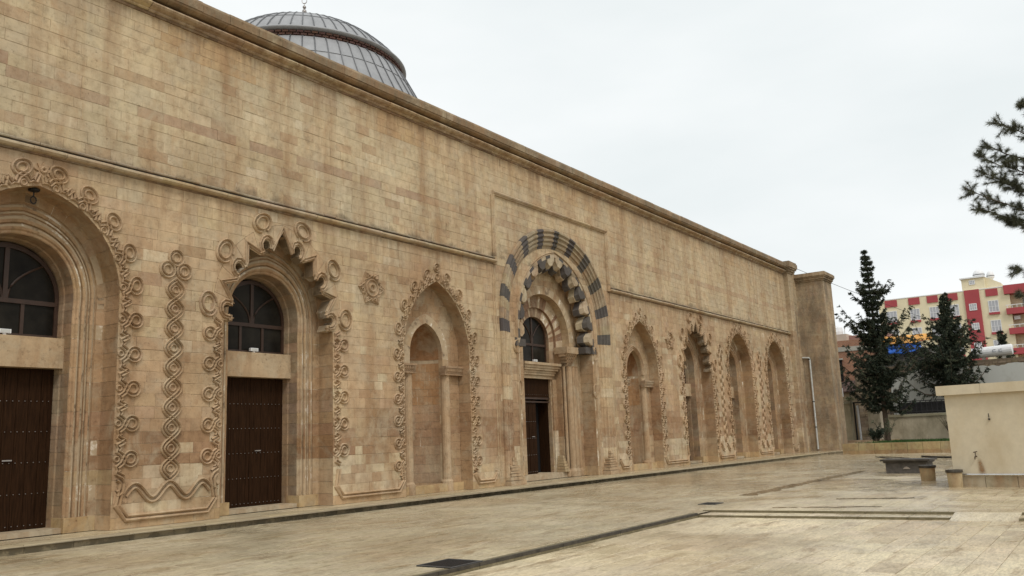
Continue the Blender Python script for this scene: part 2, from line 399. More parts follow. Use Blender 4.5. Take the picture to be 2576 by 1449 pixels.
def sweep(ar, prof, parent, pname, sname='arch_stone', seg=0.36, tf=None, q0=0.0, deep=0.35, side_list=(-1, 1), back=0.012, smooth=False, mat_=None, jitter=0.003):
    """moulded surround: profile [(outward n, depth y)] carried along the arch in separate stones over a mortar backing"""
    def strip(qa, qb, side, g, dn, k, jy=0.0):
        V = []; F = []; m = len(prof)
        for i in range(k + 1):
            q = qa + (qb - qa) * i / k
            for (n, y) in prof:
                x, z = ar.pt(q, n + dn, side); V.append((x, y + jy, z))
        for i in range(k):
            for j in range(m - 1):
                f = (i * m + j, i * m + j + 1, (i + 1) * m + j + 1, (i + 1) * m + j)
                F.append(f if side > 0 else f[::-1])
        return V, F
    bb = B()
    for side in side_list:
        V, F = strip(q0, ar.Ls, side, 0, back, 1); bb.add(V, F)
        V, F = strip(ar.Ls, ar.L, side, 0, back, 14); bb.add(V, F)
    p = bb.obj(pname, MORTAR, parent)
    tf = tf or tone
    for side in side_list:
        ns = max(1, round((ar.Ls - q0) / seg)); na = max(2, round(ar.La / seg))
        cuts = [q0 + (ar.Ls - q0) * i / ns for i in range(ns)] + [ar.Ls + ar.La * i / na for i in range(na + 1)]
        for a, b_ in zip(cuts, cuts[1:]):
            g = 0.0035
            V, F = strip(a + g, b_ - g if b_ < ar.L - 1e-6 else b_, side, 0, rnd.uniform(0, jitter), 1 if b_ <= ar.Ls + 1e-6 else 3, rnd.uniform(-jitter, jitter) * 0.5)
            x, z = ar.pt((a + b_) / 2, 0, side)
            mk(sname, V, F, mat_ or STONE, p, tf(x, z, deep), smooth)
    return p
def ridge(b, P, w=0.026, h=0.03, y=0.0, closed=False, t=None):
    """half-round raised line along 2-D points P on the wall plane"""
    n = len(P); V = []; F = []; prof = [(-1, 0.012), (-0.75, -0.55), (0, -1), (0.75, -0.55), (1, 0.012)]
    for i in range(n):
        if closed: a, c = P[i - 1], P[(i + 1) % n]
        else: a, c = P[max(0, i - 1)], P[min(n - 1, i + 1)]
        dx, dz = c[0] - a[0], c[1] - a[1]; l = hypot(dx, dz) or 1; nx, nz = -dz / l, dx / l
        k = 1.0
        if 0 < i < n - 1 or closed:
            d1 = (P[i][0] - P[i - 1][0], P[i][1] - P[i - 1][1]); l1 = hypot(*d1) or 1
            cs = abs((d1[0] * dx + d1[1] * dz) / l1 / l); k = 1 / max(0.6, cs)
        for (u, v) in prof: V.append((P[i][0] + nx * w * u * k, y + (h * 1.35 * v if v < 0 else v), P[i][1] + nz * w * u * k))
    m = 5
    for i in range(n if closed else n - 1):
        i2 = (i + 1) % n
        for j in range(m - 1): F.append((i * m + j, i2 * m + j, i2 * m + j + 1, i * m + j + 1))
    b.add(V, F, t)
def offs(P, d):
    out = []
    for i in range(len(P)):
        a, c = P[max(0, i - 1)], P[min(len(P) - 1, i + 1)]; dx, dz = c[0] - a[0], c[1] - a[1]; l = hypot(dx, dz) or 1
        out.append((P[i][0] - dz / l * d, P[i][1] + dx / l * d))
    return out
def circ(c, r, k=14, a0=0, a1=2 * pi): return [(c[0] + r * cos(a0 + (a1 - a0) * i / k), c[1] + r * sin(a0 + (a1 - a0) * i / k)) for i in range(k + (abs(a1 - a0) < 6.28))]

# ================================================================== THE MOSQUE
mosque = empty('mosque', (26.5, 0, 0), 'long honey coloured stone mosque facade with carved arches, striped portal and grey lead dome behind', 'mosque')
ZT = 11.62; ZB = 0.13
ARC = dict(zs=4.54, za=6.78)
bays = [Arch(7.82, 1.71, **ARC), Arch(13.73, 1.67, **ARC), Arch(38.98, 1.68, **ARC), Arch(44.72, 1.70, **ARC), Arch(50.62, 1.70, **ARC)]
scal = {1: True, 2: True}
for a_ in bays: a_.k = 0.33
niches = [Arch(19.63, 1.50, 3.95, 6.42), Arch(33.10, 1.50, 3.95, 6.42)]
portal = Arch(26.50, 3.68, 5.25, 9.22)

# scalloped outline (for the two lobed bays), half side, in (q,n)
def lobed(ar, o=0.0, side=1, kk=5, cusp=-0.24, lob=0.115):
    U = ar.La / (kk + 0.5); P = [(ar.Ls, cusp + o * 0.9)]
    for k in range(kk):
        c = ar.Ls + U * (k + 0.5)
        if k % 2 == 0:
            rr = lob + o; cn = -0.11
            P.append((c - U / 2, cusp + o))
            P += [(c + rr * cos(radians(a)), cn + rr * sin(radians(a))) for a in (215, 185, 150, 115, 90, 65, 30, -5, -35)]
        else:
            P.append((c - U / 2 + 0.02, cusp + o)); P.append((c, 0.03 + o * 1.5)); 
            P.append((c + U / 2 - 0.02, cusp + o))
    P.append((ar.L, 0.08 + o * 1.5))
    return [ar.pt(max(ar.Ls + 0.001, q), n, side) for q, n in P]
def lobed_poly(ar, o=0.0):
    l = lobed(ar, o, -1); r = lobed(ar, o, 1)
    return l + r[:-1][::-1]

holes = []
for i, a in enumerate(bays):
    if i in scal:
        P = [a.pt(0, 0.004, -1)] + [(a.xc - a.w - 0.004, a.zs)]
        for k in range(15): P.append(a.pt(a.Ls + a.La * k / 14 + 1e-4, 0.30, -1))
        for k in range(13, -1, -1): P.append(a.pt(a.Ls + a.La * k / 14 + 1e-4, 0.30, 1))
        P += [(a.xc + a.w + 0.004, a.zs), a.pt(0, 0.004, 1)]
        P[0] = (P[0][0], ZB - 0.01); P[-1] = (P[-1][0], ZB - 0.01)
        holes.append(P)
    else: holes.append(a.poly(0.004, 14, ZB - 0.01))
for a in niches: holes.append(a.poly(0.004, 14, ZB - 0.01))
holes.append(portal.poly(-0.02, 18, ZB - 0.01))
wall = masonry(3.0, 56.0, ZB, ZT, holes, W3, mosque, 'facade_wall', limit=300)
bb = B(); bb.box((3.0, 1.75, 0), (56.0, 2.1, 11.9)); bb.box((3.0, 0.03, ZT - 0.3), (56.0, 2.1, 11.9)); bb.box((55.7, 0.03, 0), (56.0, 2.1, 11.9)); bb.box((3.0, 0.03, 0), (3.3, 2.1, 11.9))
bb.obj('wall_core', MORTAR, mosque)
bb = B(); bb.box((3.0, 2.1, 9.6), (56, 24, 11.2)); bb.obj('flat_roof', simple('roof_plaster', (0.30, 0.26, 0.2), 0.9), mosque)

# moulded surrounds of the five door bays
PROF = [(0, -0.003), (0, 0.52), (-0.015, 0.56), (-0.16, 0.57), (-0.165, 0.60), (-0.19, 0.615), (-0.20, 0.585), (-0.235, 0.57), (-0.27, 0.585), (-0.28, 0.625), (-0.30, 0.63),
        (-0.305, 0.60), (-0.33, 0.595), (-0.335, 0.62), (-0.36, 0.62), (-0.37, 0.585), (-0.41, 0.57), (-0.45, 0.585), (-0.46, 0.64), (-0.48, 0.64), (-0.49, 0.60), (-0.52, 0.59), (-0.55, 0.60), (-0.57, 0.635), (-0.60, 0.64), (-0.615, 0.66)]
PROFB = [(-0.615, 0.662), (-0.62, 0.97), (-0.64, 1.0), (-0.66, 1.22)]
def door(parent, xc, hw, z0, z1, y, name='door', leaf_open=False, rows=5):
    b = B(); b.box((xc - hw, y + 0.05, z0), (xc + hw, y + 0.09, z1)); d = b.obj(name, DARK, parent)
    n = max(3, round(hw * 2 / 0.235))
    for i in range(n):
        x0 = xc - hw + 2 * hw * i / n; x1 = xc - hw + 2 * hw * (i + 1) / n
        b = B(); b.box((x0 + 0.004, y + rnd.uniform(0, 0.004), z0 + 0.01), (x1 - 0.004, y + 0.05, z1 - 0.005)); b.obj('plank', WOOD, d)
    for r in range(rows):
        z = z0 + 0.08 + 0.60 * r
        b = B(); m = int(hw * 2 / 0.115)
        for i in range(m):
            x = xc - hw + 0.06 + i * 0.115
            b.lathe((x, y - 0.012, z - 0.012), [(0.0, 0.002), (0.008, 0.005), (0.011, 0.012), (0.008, 0.019), (0, 0.022)], 6)
        b.obj('stud_row', STUD, d)
    b = B(); b.box((xc - 0.012, y - 0.015, z0), (xc + 0.012, y, z1 - 0.01)); b.obj('cover_strip', WOOD, d)
    b = B(); b.box((xc + 0.14, y - 0.03, z0 + 1.32), (xc + 0.32, y - 0.012, z0 + 1.345)); b.obj('door_handle', STUD, d)
    return d
def window(parent, xc, hw, z0, zs, za, y, zt):
    ar = Arch(xc, hw, zs, za, z0); fr = Arch(xc, hw - 0.075, zs, za - 0.10, z0 + 0.07)
    f = B()
    o = ar.poly(0, 12, z0); i_ = fr.poly(0, 12, z0 + 0.07)
    V2, F2 = clip(o, [i_]); V, F = slab(V2, F2, W3, y - 0.03, y + 0.05); f.add(V, F)
    f.box((xc - hw + 0.03, y - 0.035, zt - 0.04), (xc + hw - 0.03, y + 0.045, zt + 0.05))
    f.box((xc - 0.045, y - 0.02, zt + 0.05), (xc + 0.045, y + 0.04, za - 0.09))
    nm = 3 if hw > 0.95 else 2
    for k in range(1, nm): f.box((xc - hw + 2 * hw * k / nm - 0.035, y - 0.018, z0 + 0.05), (xc - hw + 2 * hw * k / nm + 0.035, y + 0.04, zt - 0.03))
    for s in (-1, 1):
        P = []
        for k in range(9):
            t = k / 8; P.append((xc + s * (0.05 + 0.62 * hw * t ** 1.6), y, zt + 0.05 + (za - zt) * 0.62 * t ** 0.72))
        f.tube(P, 0.024, 6)
    w = f.obj('window', FRAME, parent)
    cells = [[(xc - hw + 2 * hw * k / nm + 0.03, z0 + 0.06), (xc - hw + 2 * hw * (k + 1) / nm - 0.03, z0 + 0.06), (xc - hw + 2 * hw * (k + 1) / nm - 0.03, zt - 0.03), (xc - hw + 2 * hw * k / nm + 0.03, zt - 0.03)] for k in range(nm)]
    for c in cells:
        V2, F2 = clip(c, []); mk('pane', *slab(V2, F2, W3, y + 0.01, y + 0.018), GLASS, w)
    for s in (-1, 1):
        c = [(xc + s * 0.04, zt + 0.04), (xc + s * hw, zt + 0.04), (xc + s * hw, za + 0.1), (xc + s * 0.04, za + 0.1)]
        V2, F2 = clip(c, [], keep=ar.poly(-0.04, 12)); mk('pane', *slab(V2, F2, W3, y + 0.01, y + 0.018), GLASS, w)
    return w
nolight = []
for i, a in enumerate(bays):
    su = sweep(a, PROF, mosque, 'arch_surround', seg=0.30, deep=0.5, tf=lambda x, z, d: mix3(jit(tone(x, z, d), 0.10), (0.30, 0.185, 0.10), 0.35 if z > 4.4 else 0.0))  # arch heads toned darker still, recess shade put into the stone colour
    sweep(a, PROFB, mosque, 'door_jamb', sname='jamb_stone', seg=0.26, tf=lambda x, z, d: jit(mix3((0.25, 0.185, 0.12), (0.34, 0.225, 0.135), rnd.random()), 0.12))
    for s_ in (-1, 1):
        b = B(); x0, x1 = sorted((a.xc + s_ * (a.w - 0.64), a.xc + s_ * (a.w - 0.012))); b.box((x0, 0.525, ZB + 0.001), (x1, 1.08, ZB + 0.285)); b.obj('plinth_block', STONE, mosque, tone=jit(OCH, 0.06))
    ia = Arch(a.xc, a.w - 0.66, a.zs, a.pt(a.L, -0.66)[1], ZB)
    hw = a.w - 0.66
    # threshold, lintel, back infill
    b = B(); b.box((a.xc - a.w + 0.641, 0.60, ZB + 0.002), (a.xc + a.w - 0.641, 1.30, ZB + 0.10)); b.obj('threshold', STONE, mosque, tone=(0.43, 0.35, 0.24))
    b = B(); b.box((a.xc - a.w + 0.60, 0.90, 3.36), (a.xc + a.w - 0.60, 1.24, 3.97)); b.obj('lintel', STONE, mosque, tone=(0.43, 0.315, 0.195))
    if i < 3:
        door(mosque, a.xc, hw, ZB + 0.10, 3.36, 1.16)
        window(mosque, a.xc, hw, 3.97, a.zs + 0.1, ia.za - 0.02, 1.16, 4.68)
        nolight.append((a.xc - 0.12, 3.97))
        b = B(); b.box((a.xc - hw - .2, 1.5, ZB), (a.xc + hw + .2, 1.52, 6.3)); b.obj('dark_lobby', DARK, mosque)
    else:
        keep = ia.poly(0.02, 12, ZB)
        masonry(a.xc - hw - 0.02, a.xc + hw + 0.02, ZB + 0.10, 6.2, [], lambda x, z, y: (x, 1.17 + y, z), mosque, 'blocked_doorway', keep=keep, deep=0.5)

# scalloped slabs
def scallop_slab(a):
    outer = []
    for k in range(15): outer.append(a.pt(a.Ls + a.La * k / 14 + 1e-4, 0.295, -1))
    for k in range(13, -1, -1): outer.append(a.pt(a.Ls + a.La * k / 14 + 1e-4, 0.295, 1))
    hole = lobed_poly(a, 0.0); hb = [(hole[0][0], a.zs - 0.05)] + hole + [(hole[-1][0], a.zs - 0.05)]
    tx = (0.435, 0.315, 0.20)
    V2, F2 = clip(outer, [hb]); p = mk('scalloped_arch', *slab(V2, F2, W3, 0.012, 0.33), MORTAR, mosque)
    # split into voussoirs by radial wedges
    nv = 11
    for side in (-1, 1):
        for k in range(nv):
            q0 = a.Ls + a.La * k / nv; q1 = a.Ls + a.La * (k + 1) / nv; g = 0.004
            w = [a.pt(q0 + g, -0.42, side), a.pt(q0 + g, 0.29, side), a.pt((q0 + q1) / 2, 0.293, side), a.pt(q1 - (g if k < nv - 1 else 0), 0.29, side), a.pt(q1 - (g if k < nv - 1 else 0), -0.42, side)]
            w = [(x, max(z, a.zs + 0.001) if k == 0 else z) for x, z in w]
            V2, F2 = clip(w, [hb])
            if F2: mk('voussoir', *slab(V2, F2, W3, -0.004, 0.34), STONE, p, jit(mix3(PINK, CREAM, rnd.uniform(0.2, 0.7)), 0.05))
for i in scal: scallop_slab(bays[i])

# ---------------- carved bands round the arches
KT = lambda: jit((0.405, 0.288, 0.180), 0.06)
def strand():
    P = [(-0.5, 0.25), (-0.38, 0.10), (-0.30, 0.17), (-0.22, 0.10), (-0.10, 0.17), (0.03, 0.20)]
    return P
def motif_pts(p, rr, nc):
    """one knot: chevron, loop, chevron; (s,n)"""
    L_ = [(-0.5 * p, 0.24), (-0.38 * p, 0.09), (-0.31 * p, 0.13), (-0.22 * p, 0.10), (-0.12 * p, nc - rr - 0.05)]
    arc = [(rr * cos(radians(a)), nc + rr * sin(radians(a))) for a in range(-50, 231, 20)]
    return L_ + arc + [(-x, n) for x, n in L_[::-1]]
def carve_band(ar, q0, q1, count, parent, nc=0.37, rr=0.125, sides=(-1, 1), detail=True, first_chev=True):
    p = (q1 - q0) / count
    for side in sides:
        for k in range(count):
            c = q0 + p * (k + 0.5); b = B(); base = motif_pts(p, rr, nc)
            mp_ = lambda P: [ar.pt(min(max(c + s, 0.0), ar.L), n, side) for s, n in P]
            for d in (-0.036, 0.036): ridge(b, mp_(offs(base, d)), 0.023, 0.042)
            ridge(b, mp_(circ((0, 0.075), 0.055, 10)), 0.020, 0.035, closed=True)
            b.obj('carved_knot', STONE, parent, tone=KT())
for i, a in enumerate(bays):
    bnd = mk('carved_band', [(a.xc - a.w - 0.02, -0.004, 0.5), (a.xc - a.w - 0.012, -0.004, 0.5), (a.xc - a.w - 0.012, -0.004, a.zs), (a.xc - a.w - 0.02, -0.004, a.zs)], [(0, 1, 2, 3)], STONE, mosque, KT())
    carve_band(a, 1.02, a.Ls + (0.0 if i in scal else 0.15), 5, bnd)
    if i not in scal: carve_band(a, a.Ls + 0.15, a.L - 0.02, 5, bnd, rr=0.12)
    else:
        U = a.La / 5.5
        for side in (-1, 1):
            b = B()
            for o in (0.045, 0.115): ridge(b, lobed(a, o, side)[1:], 0.023, 0.042)
            b.obj('scallop_rib', STONE, bnd, tone=KT())
            for k in (0, 2, 4):
                c = a.Ls + U * (k + 0.5); b = B()
                for r_, w_ in ((0.225, 0.026), (0.145, 0.022)):
                    ridge(b, [a.pt(c + s, 0.42 + n, side) for s, n in circ((0, 0), r_, 20, radians(-70 if r_ > 0.2 else 0), radians(250 if r_ > 0.2 else 360))], w_, 0.05, closed=r_ < 0.2)
                b.obj('carved_ring', STONE, bnd, tone=KT())
for a in niches:
    bnd = mk('carved_band', [(a.xc - a.w - 0.02, -0.004, 0.5), (a.xc - a.w - 0.012, -0.004, 0.5), (a.xc - a.w - 0.012, -0.004, a.zs), (a.xc - a.w - 0.02, -0.004, a.zs)], [(0, 1, 2, 3)], STONE, mosque, KT())
    carve_band(a, 0.55, a.L - 0.15, 10, bnd, nc=0.33, rr=0.10)
    b = B(); ridge(b, circ((a.xc, a.za + 0.42), 0.13, 14), 0.024, 0.04, closed=True); ridge(b, circ((a.xc, a.za + 0.42), 0.06, 10), 0.02, 0.035, closed=True)
    ridge(b, circ((a.xc, a.za + 0.14), 0.09, 12), 0.024, 0.04, closed=True); b.obj('carved_knot', STONE, bnd, tone=KT())

# panels between arches: bottom moulding, wave, guilloche chain
def panel_base(x0, x1, z=0.30):
    b = B(); zt_ = 1.02 if x1 - x0 > 1.5 else 0.64
    for d in (0.0, 0.085):
        P = [(x0 + 0.10 * (zt_ - 0.6) / 0.42 + d, zt_), (x0 + 0.03 + d, 0.62 + 0.3 * d), (x0 + 0.02 + d * 0.9, z + 0.30), (x0 + 0.24 + d * 0.5, z + d), (x1 - 0.24 - d * 0.5, z + d), (x1 - 0.02 - d * 0.9, z + 0.30), (x1 - 0.03 - d, 0.62 + 0.3 * d), (x1 - 0.10 * (zt_ - 0.6) / 0.42 - d, zt_)]
        ridge(b, P, 0.034, 0.05)
    b.obj('panel_moulding', STONE, mosque, tone=(0.42, 0.30, 0.185))
def chain(xc, z0=1.05, z1=5.30, tri=True):
    root = B(); A_ = 0.185; pit = 0.42; n = round((z1 - z0) / pit); pit = (z1 - z0) / n
    for ph in (0, 1):
        for d in (-0.035, 0.035):
            P = [(xc + (A_ if ph else -A_) * sin(pi * (k / 10.0)), z0 + pit * k / 10) for k in range(n * 10 + 1)]
            ridge(root, offs(P, d), 0.021, 0.040 + 0.004 * ph)
    ch = root.obj('carved_chain', STONE, mosque, tone=KT())
    for k in range(n):
        b = B(); ridge(b, circ((xc, z0 + pit * (k + 0.5)), 0.072, 12), 0.020, 0.035, closed=True); b.obj('chain_eye', STONE, ch, tone=KT())
    b = B()
    if tri:
        for cx_, cz_ in ((xc - 0.20, z1 + 0.22), (xc + 0.20, z1 + 0.22), (xc, z1 + 0.50)):
            ridge(b, circ((cx_, cz_), 0.18, 16), 0.026, 0.045, closed=True); ridge(b, circ((cx_, cz_), 0.10, 12), 0.024, 0.04, closed=True)
        b.obj('carved_trefoil', STONE, ch, tone=KT())
    # wave under the chain
    b = B(); hw = 1.0
    for d in (-0.05, 0.05):
        P = [(xc - hw + 2 * hw * k / 48, 0.80 - 0.15 * cos(2 * pi * 2.5 * k / 48 + pi)) for k in range(49)]
        P = [(x, 0.82 + 0.15 * cos(2 * pi * (x - xc) / 0.78)) for x, _ in P]
        ridge(b, offs(P, d), 0.032, 0.05)
    for s in (-1, 1):
        for r_ in (0.20, 0.11): ridge(b, circ((xc + s * 1.20, 0.98), r_, 12, radians(100 if s > 0 else -80), radians(260 if s > 0 else 80)), 0.030, 0.05)
    b.obj('carved_wave', STONE, ch, tone=KT())
chain(10.80); chain(41.85); chain(47.68)
for x0, x1 in ((9.60, 11.98), (15.46, 18.08), (21.18, 22.45), (30.55, 31.55), (34.65, 37.25), (40.72, 42.97), (46.48, 48.87), (52.38, 53.5)): panel_base(x0, x1)

# rosettes
def rosette(xc, zc, R):
    b = B(); V2 = [(xc + R * cos(radians(60 * k)), zc + R * sin(radians(60 * k))) for k in range(6)]
    star = []
    for k in range(12):
        r_ = R if k % 2 == 0 else R * 0.76; star.append((xc + r_ * cos(radians(30 * k)), zc + r_ * sin(radians(30 * k))))
    V2c, F2 = clip(star, []); V, F = slab(V2c, F2, W3, -0.03, 0.01); b.add(V, F)
    r = b.obj('rosette', STONE, mosque, tone=(0.41, 0.29, 0.18))
    b = B(); ridge(b, circ((xc, zc), R * 0.46, 18), 0.022, 0.035, y=-0.03, closed=True); b.obj('star_strand', STONE, r, tone=KT())
    for k in range(6):
        b = B(); m_ = radians(60 * k); q_ = lambda rr, aa: (xc + R * rr * cos(m_ + radians(aa)), zc + R * rr * sin(m_ + radians(aa)))
        ridge(b, [q_(0.60, -28), q_(0.94, 0), q_(0.60, 28)], 0.022, 0.035, y=-0.03); ridge(b, [q_(0.60, 2), q_(0.72, 26), q_(0.60, 58)], 0.020, 0.035, y=-0.03); b.obj('star_strand', STONE, r, tone=KT())
    for k in range(6):
        b = B(); c = (xc + R * 0.60 * cos(radians(60 * k)), zc + R * 0.60 * sin(radians(60 * k)))
        for t in (-28, 0, 28):
            e = (c[0] + R * 0.26 * cos(radians(60 * k + t)), c[1] + R * 0.26 * sin(radians(60 * k + t))); ridge(b, [c, ((c[0] + e[0]) / 2, (c[1] + e[1]) / 2), e], 0.026, 0.035, y=-0.03)
        b.obj('palmette', STONE, r, tone=KT())
    b = B(); ridge(b, circ((xc, zc), R * 0.2, 12), 0.03, 0.045, y=-0.03, closed=True); b.obj('rosette_boss', STONE, r, tone=KT())
rosette(16.82, 5.86, 0.50); rosette(35.95, 5.80, 0.50)
def small_star(xc, zc, R):
    b = B(); star = [(xc + (R if k % 2 == 0 else R * 0.55) * cos(radians(22.5 * k)), zc + (R if k % 2 == 0 else R * 0.55) * sin(radians(22.5 * k))) for k in range(16)]
    V2c, F2 = clip(star, []); V, F = slab(V2c, F2, W3, -0.035, 0.01); b.add(V, F); r = b.obj('carved_star', STONE, mosque, tone=(0.39, 0.26, 0.155))
    b = B(); ridge(b, circ((xc, zc), R * 0.3, 10), 0.03, 0.03, y=-0.035, closed=True); b.obj('rosette_boss', STONE, r, tone=KT())
small_star(7.86, 7.10, 0.17)

# ---------------- the two blind niches
for ni, a in enumerate(niches):
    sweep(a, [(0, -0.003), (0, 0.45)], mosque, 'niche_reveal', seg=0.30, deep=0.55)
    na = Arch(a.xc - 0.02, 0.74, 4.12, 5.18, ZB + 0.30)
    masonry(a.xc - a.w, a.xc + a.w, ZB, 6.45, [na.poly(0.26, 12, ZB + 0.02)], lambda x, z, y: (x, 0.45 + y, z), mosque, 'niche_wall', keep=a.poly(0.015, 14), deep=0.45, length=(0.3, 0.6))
    # voussoir ring round the inner arch, square to the wall
    sweep(na, [(0.255, 0.446), (0, 0.447), (0, 0.62)], mosque, 'niche_arch', seg=0.28, deep=0.15, q0=0.0)
    if ni == 1:
        b = B()
        for n_, y_ in ((0.02, 0.43), (0.10, 0.44), (0.17, 0.44)):
            for s in (-1, 1):
                P = [na.pt(na.Ls + na.La * k / 12, n_, s) for k in range(13)]; ridge(b, P, 0.035, 0.06, y=y_)
        b.obj('archivolt', STONE, mosque, tone=(0.40, 0.275, 0.165))
    # half-round apse: courses
    R_n = 0.74; b = B(); rows = 15
    z = ZB + 0.28
    tops = []
    ap = B(); seg = 12
    prof = [(R_n + 0.01, ZB)] + [(R_n + 0.01, 4.12)]
    for k in range(1, 9):
        q = na.Ls + na.La * k / 8; x, zz = na.pt(q, 0.01, 1); prof.append((max(0.01, x - na.xc), zz))
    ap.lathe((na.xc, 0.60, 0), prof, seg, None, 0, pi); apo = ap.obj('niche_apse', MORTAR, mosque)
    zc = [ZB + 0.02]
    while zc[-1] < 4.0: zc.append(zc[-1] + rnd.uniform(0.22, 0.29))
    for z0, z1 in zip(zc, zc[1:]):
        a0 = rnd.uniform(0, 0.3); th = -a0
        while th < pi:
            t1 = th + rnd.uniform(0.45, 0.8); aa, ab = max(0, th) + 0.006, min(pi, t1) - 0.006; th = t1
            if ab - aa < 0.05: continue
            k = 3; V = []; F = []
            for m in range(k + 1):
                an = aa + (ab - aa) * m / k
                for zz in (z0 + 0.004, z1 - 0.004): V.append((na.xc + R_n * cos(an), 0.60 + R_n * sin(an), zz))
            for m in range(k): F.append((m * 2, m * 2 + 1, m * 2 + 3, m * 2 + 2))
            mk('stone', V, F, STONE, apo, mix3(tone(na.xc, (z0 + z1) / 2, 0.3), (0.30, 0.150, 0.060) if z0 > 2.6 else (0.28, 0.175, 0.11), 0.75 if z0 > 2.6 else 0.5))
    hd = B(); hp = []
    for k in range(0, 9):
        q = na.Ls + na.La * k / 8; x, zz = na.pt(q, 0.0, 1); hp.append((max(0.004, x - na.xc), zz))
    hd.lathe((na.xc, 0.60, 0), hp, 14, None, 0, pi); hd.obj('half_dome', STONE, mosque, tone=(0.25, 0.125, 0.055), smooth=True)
    # columns, capitals
    for s in (-1, 1):
        cx_ = na.xc + s * 0.86; b = B()
        b.lathe((cx_, 0.47, 0), [(0.19, ZB), (0.19, ZB + 0.30), (0.145, ZB + 0.36), (0.14, 3.60), (0.16, 3.64)], 14); co = b.obj('niche_column', STONE, mosque, tone=(0.43, 0.31, 0.195), smooth=False)
        b = B(); x0, x1 = (cx_ - 0.20, a.xc + a.w - 0.01) if s > 0 else (a.xc - a.w + 0.01, cx_ + 0.20)
        b.box((x0, 0.28, 3.62), (x1, 0.47, 3.66)); b.box((x0 - 0.0, 0.24, 3.84), (x1, 0.47, 3.90))
        V = [(x0 + 0.03, 0.31, 3.66), (x1, 0.31, 3.66), (x1, 0.27, 3.84), (x0, 0.27, 3.84), (x0 + 0.03, 0.5, 3.66), (x0, 0.5, 3.84)]
        b.add(V, [(0, 1, 2, 3), (4, 0, 3, 5)])
        cp = b.obj('capital', STONE, co, tone=(0.33, 0.225, 0.14))
        b = B(); m = int((x1 - x0) / 0.075)
        for k in range(m):
            xx = x0 + 0.04 + k * (x1 - x0 - 0.05) / m
            b.tube([(xx, 0.30, 3.675), (xx + 0.035, 0.275, 3.75), (xx + 0.02, 0.262, 3.83)], [0.018, 0.026, 0.022], 5)
        b.obj('capital_leaves', STONE, co, tone=(0.40, 0.28, 0.175))
    b = B(); b.box((a.xc - a.w + 0.01, 0.34, ZB + 0.003), (a.xc + a.w - 0.01, 0.60, ZB + 0.24)); b.obj('niche_plinth', STONE, mosque, tone=OCH)

# ---------------- the portal
PP = [(0.0, 0.02), (0.0, -0.06), (-0.03, -0.12), (-0.10, -0.13), (-0.13, -0.09), (-0.17, -0.06), (-0.21, -0.10), (-0.27, -0.10), (-0.30, -0.05), (-0.34, -0.02), (-0.38, -0.06),
      (-0.44, -0.05), (-0.46, 0.0), (-0.50, 0.02), (-0.54, -0.01), (-0.60, 0.01), (-0.62, 0.06), (-0.70, 0.08), (-0.74, 0.14)]
pb = B()
pr_ = sweep(portal, PP, mosque, 'portal_arch', sname='jamb_stone', seg=0.42, deep=0.0, q0=1.05, side_list=()) if False else None
def portal_strip(qa, qb, side, tn, par, nm, k):
    V = []; F = []; m = len(PP); j = rnd.uniform(-0.004, 0.004)
    for i in range(k + 1):
        q = qa + (qb - qa) * i / k
        for (n, y) in PP: x, z = portal.pt(q, n + j, side); V.append((x, y + j, z))
    for i in range(k):
        for c in range(m - 1):
            f = (i * m + c, i * m + c + 1, (i + 1) * m + c + 1, (i + 1) * m + c); F.append(f if side > 0 else f[::-1])
    return mk(nm, V, F, STONE, par, tn)
b = B(); V2, F2 = clip(portal.poly(0.0, 18, ZB), [portal.poly(-0.74, 18, ZB - 0.02)]); b.add([(x, 0.10, z) for x, z in V2], F2)
parch = b.obj('portal_arch', MORTAR, mosque)
for side in (-1, 1):
    q = 0.25
    while q < portal.Ls - 0.12:
        q1 = min(q + rnd.uniform(0.34, 0.46), portal.Ls - 0.10); 
        if portal.Ls - 0.10 - q1 < 0.15: q1 = portal.Ls - 0.10
        x, z = portal.pt((q + q1) / 2, 0, side); portal_strip(q + 0.003, q1 - 0.003, side, tone(x, z, 0.0), parch, 'jamb_stone', 1); q = q1
    q = portal.Ls - 0.10; La = portal.L - q; nb = 5
    # black and cream voussoirs in turn
    seq = []
    unit = La / (nb + 0.15)
    for k in range(nb): seq += [(0.44 * unit / 1.2, 1), (unit - 0.44 * unit / 1.2, 0)]
    seq += [(0.15 * unit, 1)]
    for k, (ln, bl) in enumerate(seq):
        parts_ = 1 if bl else 2
        for h in range(parts_):
            a0 = q + ln * h / parts_; a1 = q + ln * (h + 1) / parts_
            portal_strip(a0 + 0.003, min(a1 - 0.003, portal.L), side, jit(BLK, 0.2) if bl else jit((0.30, 0.235, 0.155), 0.13), parch, 'voussoir', 4)
        q += ln
    # stepped base of the jamb
    x = portal.xc + side * (portal.w - 0.37); b = B()
    for k, (h0, h1, pr, hw_) in enumerate(((ZB, 0.28, 0.26, 0.44), (0.28, 0.40, 0.22, 0.40), (0.40, 0.50, 0.20, 0.30), (0.50, 0.58, 0.18, 0.32), (0.58, 0.68, 0.17, 0.24), (0.68, 0.76, 0.15, 0.27), (0.76, 0.90, 0.13, 0.13), (0.90, 1.02, 0.11, 0.10))):
        b.box((x - hw_ - 0.04 * side, -pr, h0 + 0.008 * (k > 0)), (x + hw_ - 0.04 * side, 0.12, h1 - 0.008))
    b.obj('stepped_base', STONE, mosque, tone=(0.44, 0.32, 0.20))
